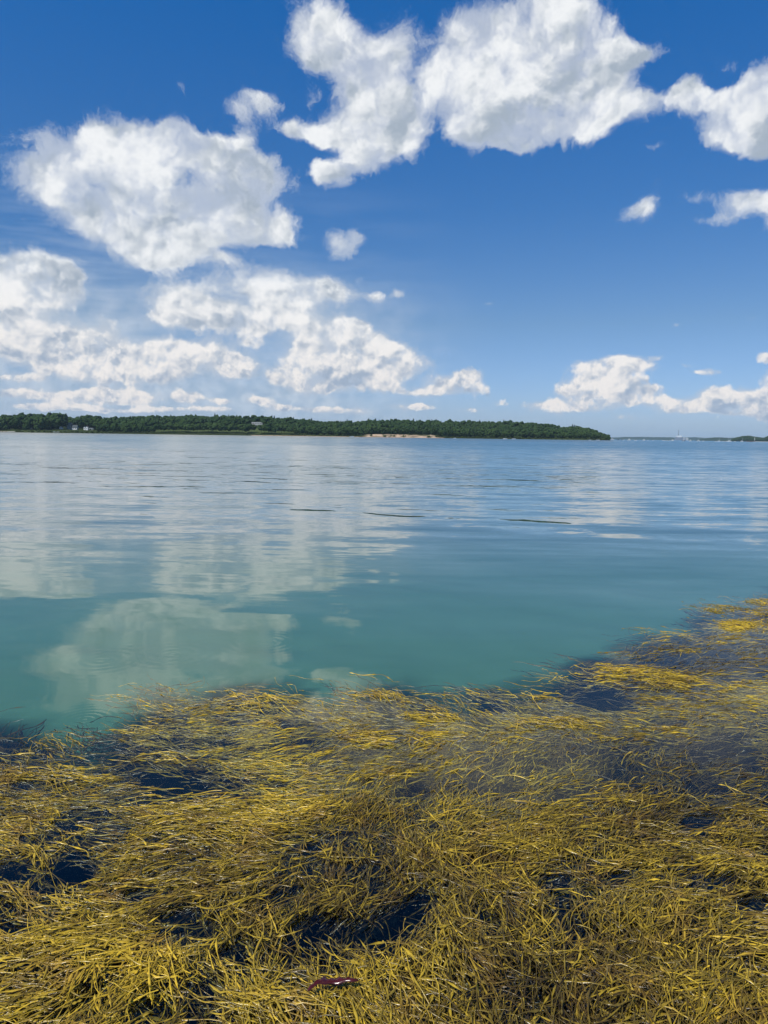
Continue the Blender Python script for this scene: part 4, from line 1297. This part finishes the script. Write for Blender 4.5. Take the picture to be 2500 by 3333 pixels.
def tubes(P, Rr, tone, full=False):
    """three-sided strands, ridge upwards; the flat underside is closed only for near ones"""
    N, k, _ = P.shape
    T = np.gradient(P, axis=1)
    T /= np.linalg.norm(T, axis=2, keepdims=True) + 1e-9
    S = np.stack([-T[..., 1], T[..., 0], np.zeros((N, k))], -1)
    S /= np.linalg.norm(S, axis=2, keepdims=True) + 1e-9
    U = np.cross(T, S) * -1
    U = np.where(U[..., 2:3] < 0, -U, U)
    r = Rr[..., None]
    V = np.stack([P + S * r - U * r * 0.35, P + U * r, P - S * r - U * r * 0.35], 2)       # N,k,3,3
    base = (np.arange(N)[:, None, None] * k + np.arange(k - 1)[None, :, None]) * 3
    F = []
    for a, b in ((0, 1), (1, 2)) + (((2, 0),) if full else ()):
        F.append(np.stack([base + a, base + b, base + 3 + b, base + 3 + a], -1).reshape(-1, 4))
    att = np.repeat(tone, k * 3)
    knotty = np.repeat((Rr / Rr.mean(1, keepdims=True)).reshape(-1), 3)
    return V.reshape(-1, 3), np.concatenate(F), att, knotty


def weed_material():
    m_, g, out = material('wet_seaweed')
    b = g.new('ShaderNodeBsdfPrincipled')
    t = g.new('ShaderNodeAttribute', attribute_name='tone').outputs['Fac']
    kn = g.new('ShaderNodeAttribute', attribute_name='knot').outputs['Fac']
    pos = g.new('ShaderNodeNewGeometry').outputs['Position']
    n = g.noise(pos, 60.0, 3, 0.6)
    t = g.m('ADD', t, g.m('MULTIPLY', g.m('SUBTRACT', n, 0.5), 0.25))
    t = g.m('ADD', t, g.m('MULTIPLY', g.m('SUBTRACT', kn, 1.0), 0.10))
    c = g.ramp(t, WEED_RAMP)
    # older fronds are brown, a few rust coloured
    age = g.rng_(g.noise(pos, 7.0, 4, 0.65), 0.50, 0.66, 0.0, 0.62)
    c = g.mix(age, c, g.mix(g.m('MINIMUM', t, 1.0), (0.040, 0.026, 0.012), (0.34, 0.190, 0.040)))
    g.put(b.inputs['Base Color'], c)
    b.inputs['Roughness'].default_value = 0.23
    b.inputs['IOR'].default_value = 1.40
    b.inputs['Specular IOR Level'].default_value = 0.5
    bp = g.new('ShaderNodeBump'); bp.inputs['Distance'].default_value = 0.001; bp.inputs['Strength'].default_value = 0.5
    g.put(bp.inputs['Height'], g.noise(pos, 260.0, 2, 0.5)); g.put(b.inputs['Normal'], bp.outputs[0])
    g.l.new(b.outputs[0], out.inputs[0])
    return m_


WEED_RAMP = [(0.0, (0.022, 0.014, 0.006)), (0.25, (0.075, 0.050, 0.012)), (0.5, (0.20, 0.138, 0.018)), (0.72, (0.42, 0.285, 0.024)), (1.0, (0.72, 0.475, 0.038))]
M_WEED = weed_material()
# patches that lie apart from the mat, in open water: (centre u, v, half width, half height)
PATCHES = [(350, 1505, 62, 32), (192, 1600, 22, 26), (1563, 1316, 40, 9), (1595, 1352, 48, 14), (1645, 1301, 40, 9)]


def patch_of(u, v):
    r = np.full(np.shape(u), -1)
    for i, (a, b, c, d) in enumerate(PATCHES):
        r[((u - a) / c) ** 2 + ((v - b) / d) ** 2 < 1.0] = i
    return r


def mesh_weed(name, pieces):
    vs_, fs_, ts_, ks_ = [], [], [], []
    off = 0
    for V, F, t, kn in pieces:
        vs_.append(V); fs_.append(F + off); ts_.append(t); ks_.append(kn); off += len(V)
    me = np_mesh(name, np.concatenate(vs_), np.concatenate(fs_), [M_WEED], True, {'tone': np.concatenate(ts_), 'knot': np.concatenate(ks_)})
    return me


def seaweed():
    def acc_main(dep, u, v, x, y, rg):
        h = in_spots(u, v, HOLES)
        fade = np.clip((dep + 6) / 50, 0, 1)
        return (dep > -6) & (h < 0.05) & (rg.random(len(x)) < 0.35 + 0.65 * fade) & (patch_of(u, v) < 0)
    def acc_far(dep, u, v, x, y, rg):
        return acc_main(dep, u, v, x, y, rg)
    pieces = []
    nP, nR, nt, _ = grow(1480, 42, 1, acc_main, (1.45, 3.1), 9, len_rng=(0.06, 0.24))
    pieces.append(tubes(nP, nR, nt))
    mP, mR, mt, _ = grow(960, 32, 2, acc_main, (2.9, 4.7), 8, len_rng=(0.08, 0.28))
    pieces.append(tubes(mP, mR, mt))
    fP, fR, ft, _ = grow(950, 26, 3, acc_far, (4.4, 8.4), 7, deep=-0.002, len_rng=(0.10, 0.34))
    pieces.append(tubes(fP, fR * 1.25, ft))
    gP, gR, gt, _ = grow(260, 32, 8, lambda dep, u, v, x, y, rg: (dep > 4) & (v < 1700) & (in_spots(u, v, HEAPS) > 0.1) & (patch_of(u, v) < 0), (3.6, 8.2), 8, deep=-0.006, len_rng=(0.06, 0.22))
    pieces.append(tubes(gP, gR, np.clip(gt + 0.08, 0, 1)))
    # sparse deeper fronds, seen through the water, dark
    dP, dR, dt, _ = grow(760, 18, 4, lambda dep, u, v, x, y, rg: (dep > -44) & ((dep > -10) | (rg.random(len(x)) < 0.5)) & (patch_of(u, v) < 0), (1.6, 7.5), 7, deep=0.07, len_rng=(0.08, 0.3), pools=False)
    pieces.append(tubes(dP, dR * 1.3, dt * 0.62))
    # loose tips trailing out from the edge
    eP, eR, et, _ = grow(230, 9, 6, lambda dep, u, v, x, y, rg: (dep > -30) & (dep < 16) & (patch_of(u, v) < 0), (3.6, 8.2), 10, deep=-0.012, spread=0.9, len_rng=(0.08, 0.3))
    pieces.append(tubes(eP, eR, np.clip(et + .1, 0, 1)))
    print('strands', [len(p[0]) // 3 for p in pieces], 'tris', sum(len(p[1]) for p in pieces) * 2)
    o = link('seaweed_mat', mesh_weed('seaweed_mat', pieces))
    tag(o, 'dense olive and golden mat of knotted seaweed floating across the whole foreground', 'seaweed', kind='stuff')
    labels = ['pale sparse seaweed tuft spreading over the water at the left edge of the mat',
              'small dark brown seaweed tuft beside the teal pool at far left of the mat',
              'thin golden seaweed patch far out on the right, beyond the broad patch',
              'broad golden seaweed patch floating just off the right end of the mat',
              'golden seaweed patch farthest out at the right edge of the photo']
    for i, (a, b, c, d) in enumerate(PATCHES):
        cx, cy_ = on_water(a * K, b * K)
        def acc(dep, u, v, x, y, rg, i=i):
            return patch_of(u, v) == i
        n = [12, 12, 16, 26, 14][i]
        rY = (cy_ - 0.9, cy_ + 0.9)
        P, R_, t, _ = grow(4000, 26, 50 + i, lambda dep, u, v, x, y, rg: acc(dep, u, v, x, y, rg), rY, 10, deep=[0.0, 0.0, -0.004, 0, 0][i], spread=[1.3, .9, .6, .6, .6][i], len_rng=[(0.06, 0.26), (0.05, 0.16), (0.06, 0.2), (0.06, 0.22), (0.06, 0.22)][i])
        sel = np.random.default_rng(i).permutation(len(P))[:n * 26]
        P, R_, t = P[sel], R_[sel], t[sel]
        t = np.clip(t + [0.2, -0.3, 0.05, 0.12, 0.05][i], 0, 1)
        ctr = np.array([cx, cy_, 0.0])
        me = mesh_weed('seaweed_tuft', [tubes(P - ctr, R_ * (1.15 if i > 1 else 0.9), t)])
        o = link('seaweed_tuft', me, loc=ctr)
        tag(o, labels[i], 'seaweed', 'seaweed tufts lying apart from the mat')


seaweed()


def kelp_blade():
    """one dark red ribbon of another seaweed lying on the mat close to the camera"""
    x0, y0 = on_water(1085, 3285)
    m_ = simple_mat('red_seaweed', (0.075, 0.008, 0.006), 0.22, 0.4, 60.0, 0.6)
    n = 26
    bm = bmesh.new()
    rows = []
    for i in range(n):
        t = i / (n - 1)
        cx = (t - 0.5) * 0.15; cy_ = 0.018 * math.sin(t * 4.2) + 0.03 * t
        w = 0.011 * math.sin(math.pi * min(1, t * 0.9 + 0.08)) ** 0.7 * (1 + 0.25 * math.sin(t * 23))
        z = 0.006 * math.sin(t * 9) + 0.004
        row = []
        for s, dz in ((-1, 0.0), (-0.4, 0.003), (0.4, 0.002 + 0.002 * math.sin(t * 30)), (1, 0.001 + 0.003 * math.sin(t * 41))):
            row.append((bm.verts.new((cx + 0.1 * w * s, cy_ + w * s, z + dz)), bm.verts.new((cx + 0.1 * w * s, cy_ + w * s, z + dz - 0.0009))))
        rows.append(row)
    for r0, r1 in zip(rows, rows[1:]):
        for j in range(3):
            bm.faces.new((r0[j][0], r1[j][0], r1[j + 1][0], r0[j + 1][0]))
            bm.faces.new((r0[j][1], r0[j + 1][1], r1[j + 1][1], r1[j][1]))
        for j in (0, 3):
            bm.faces.new((r0[j][0], r0[j][1], r1[j][1], r1[j][0]))
    bmesh.ops.recalc_face_normals(bm, faces=bm.faces)
    me = bpy.data.meshes.new('red_seaweed_blade'); bm.to_mesh(me); bm.free()
    me.materials.append(m_)
    for p in me.polygons: p.use_smooth = True
    o = link('red_seaweed_blade', me, loc=(x0, y0, 0.062))
    o.rotation_euler = (0.1, 0.05, R(12))
    tag(o, 'dark red ribbon of seaweed lying on the olive mat near the bottom of the photo', 'seaweed')


kelp_blade()
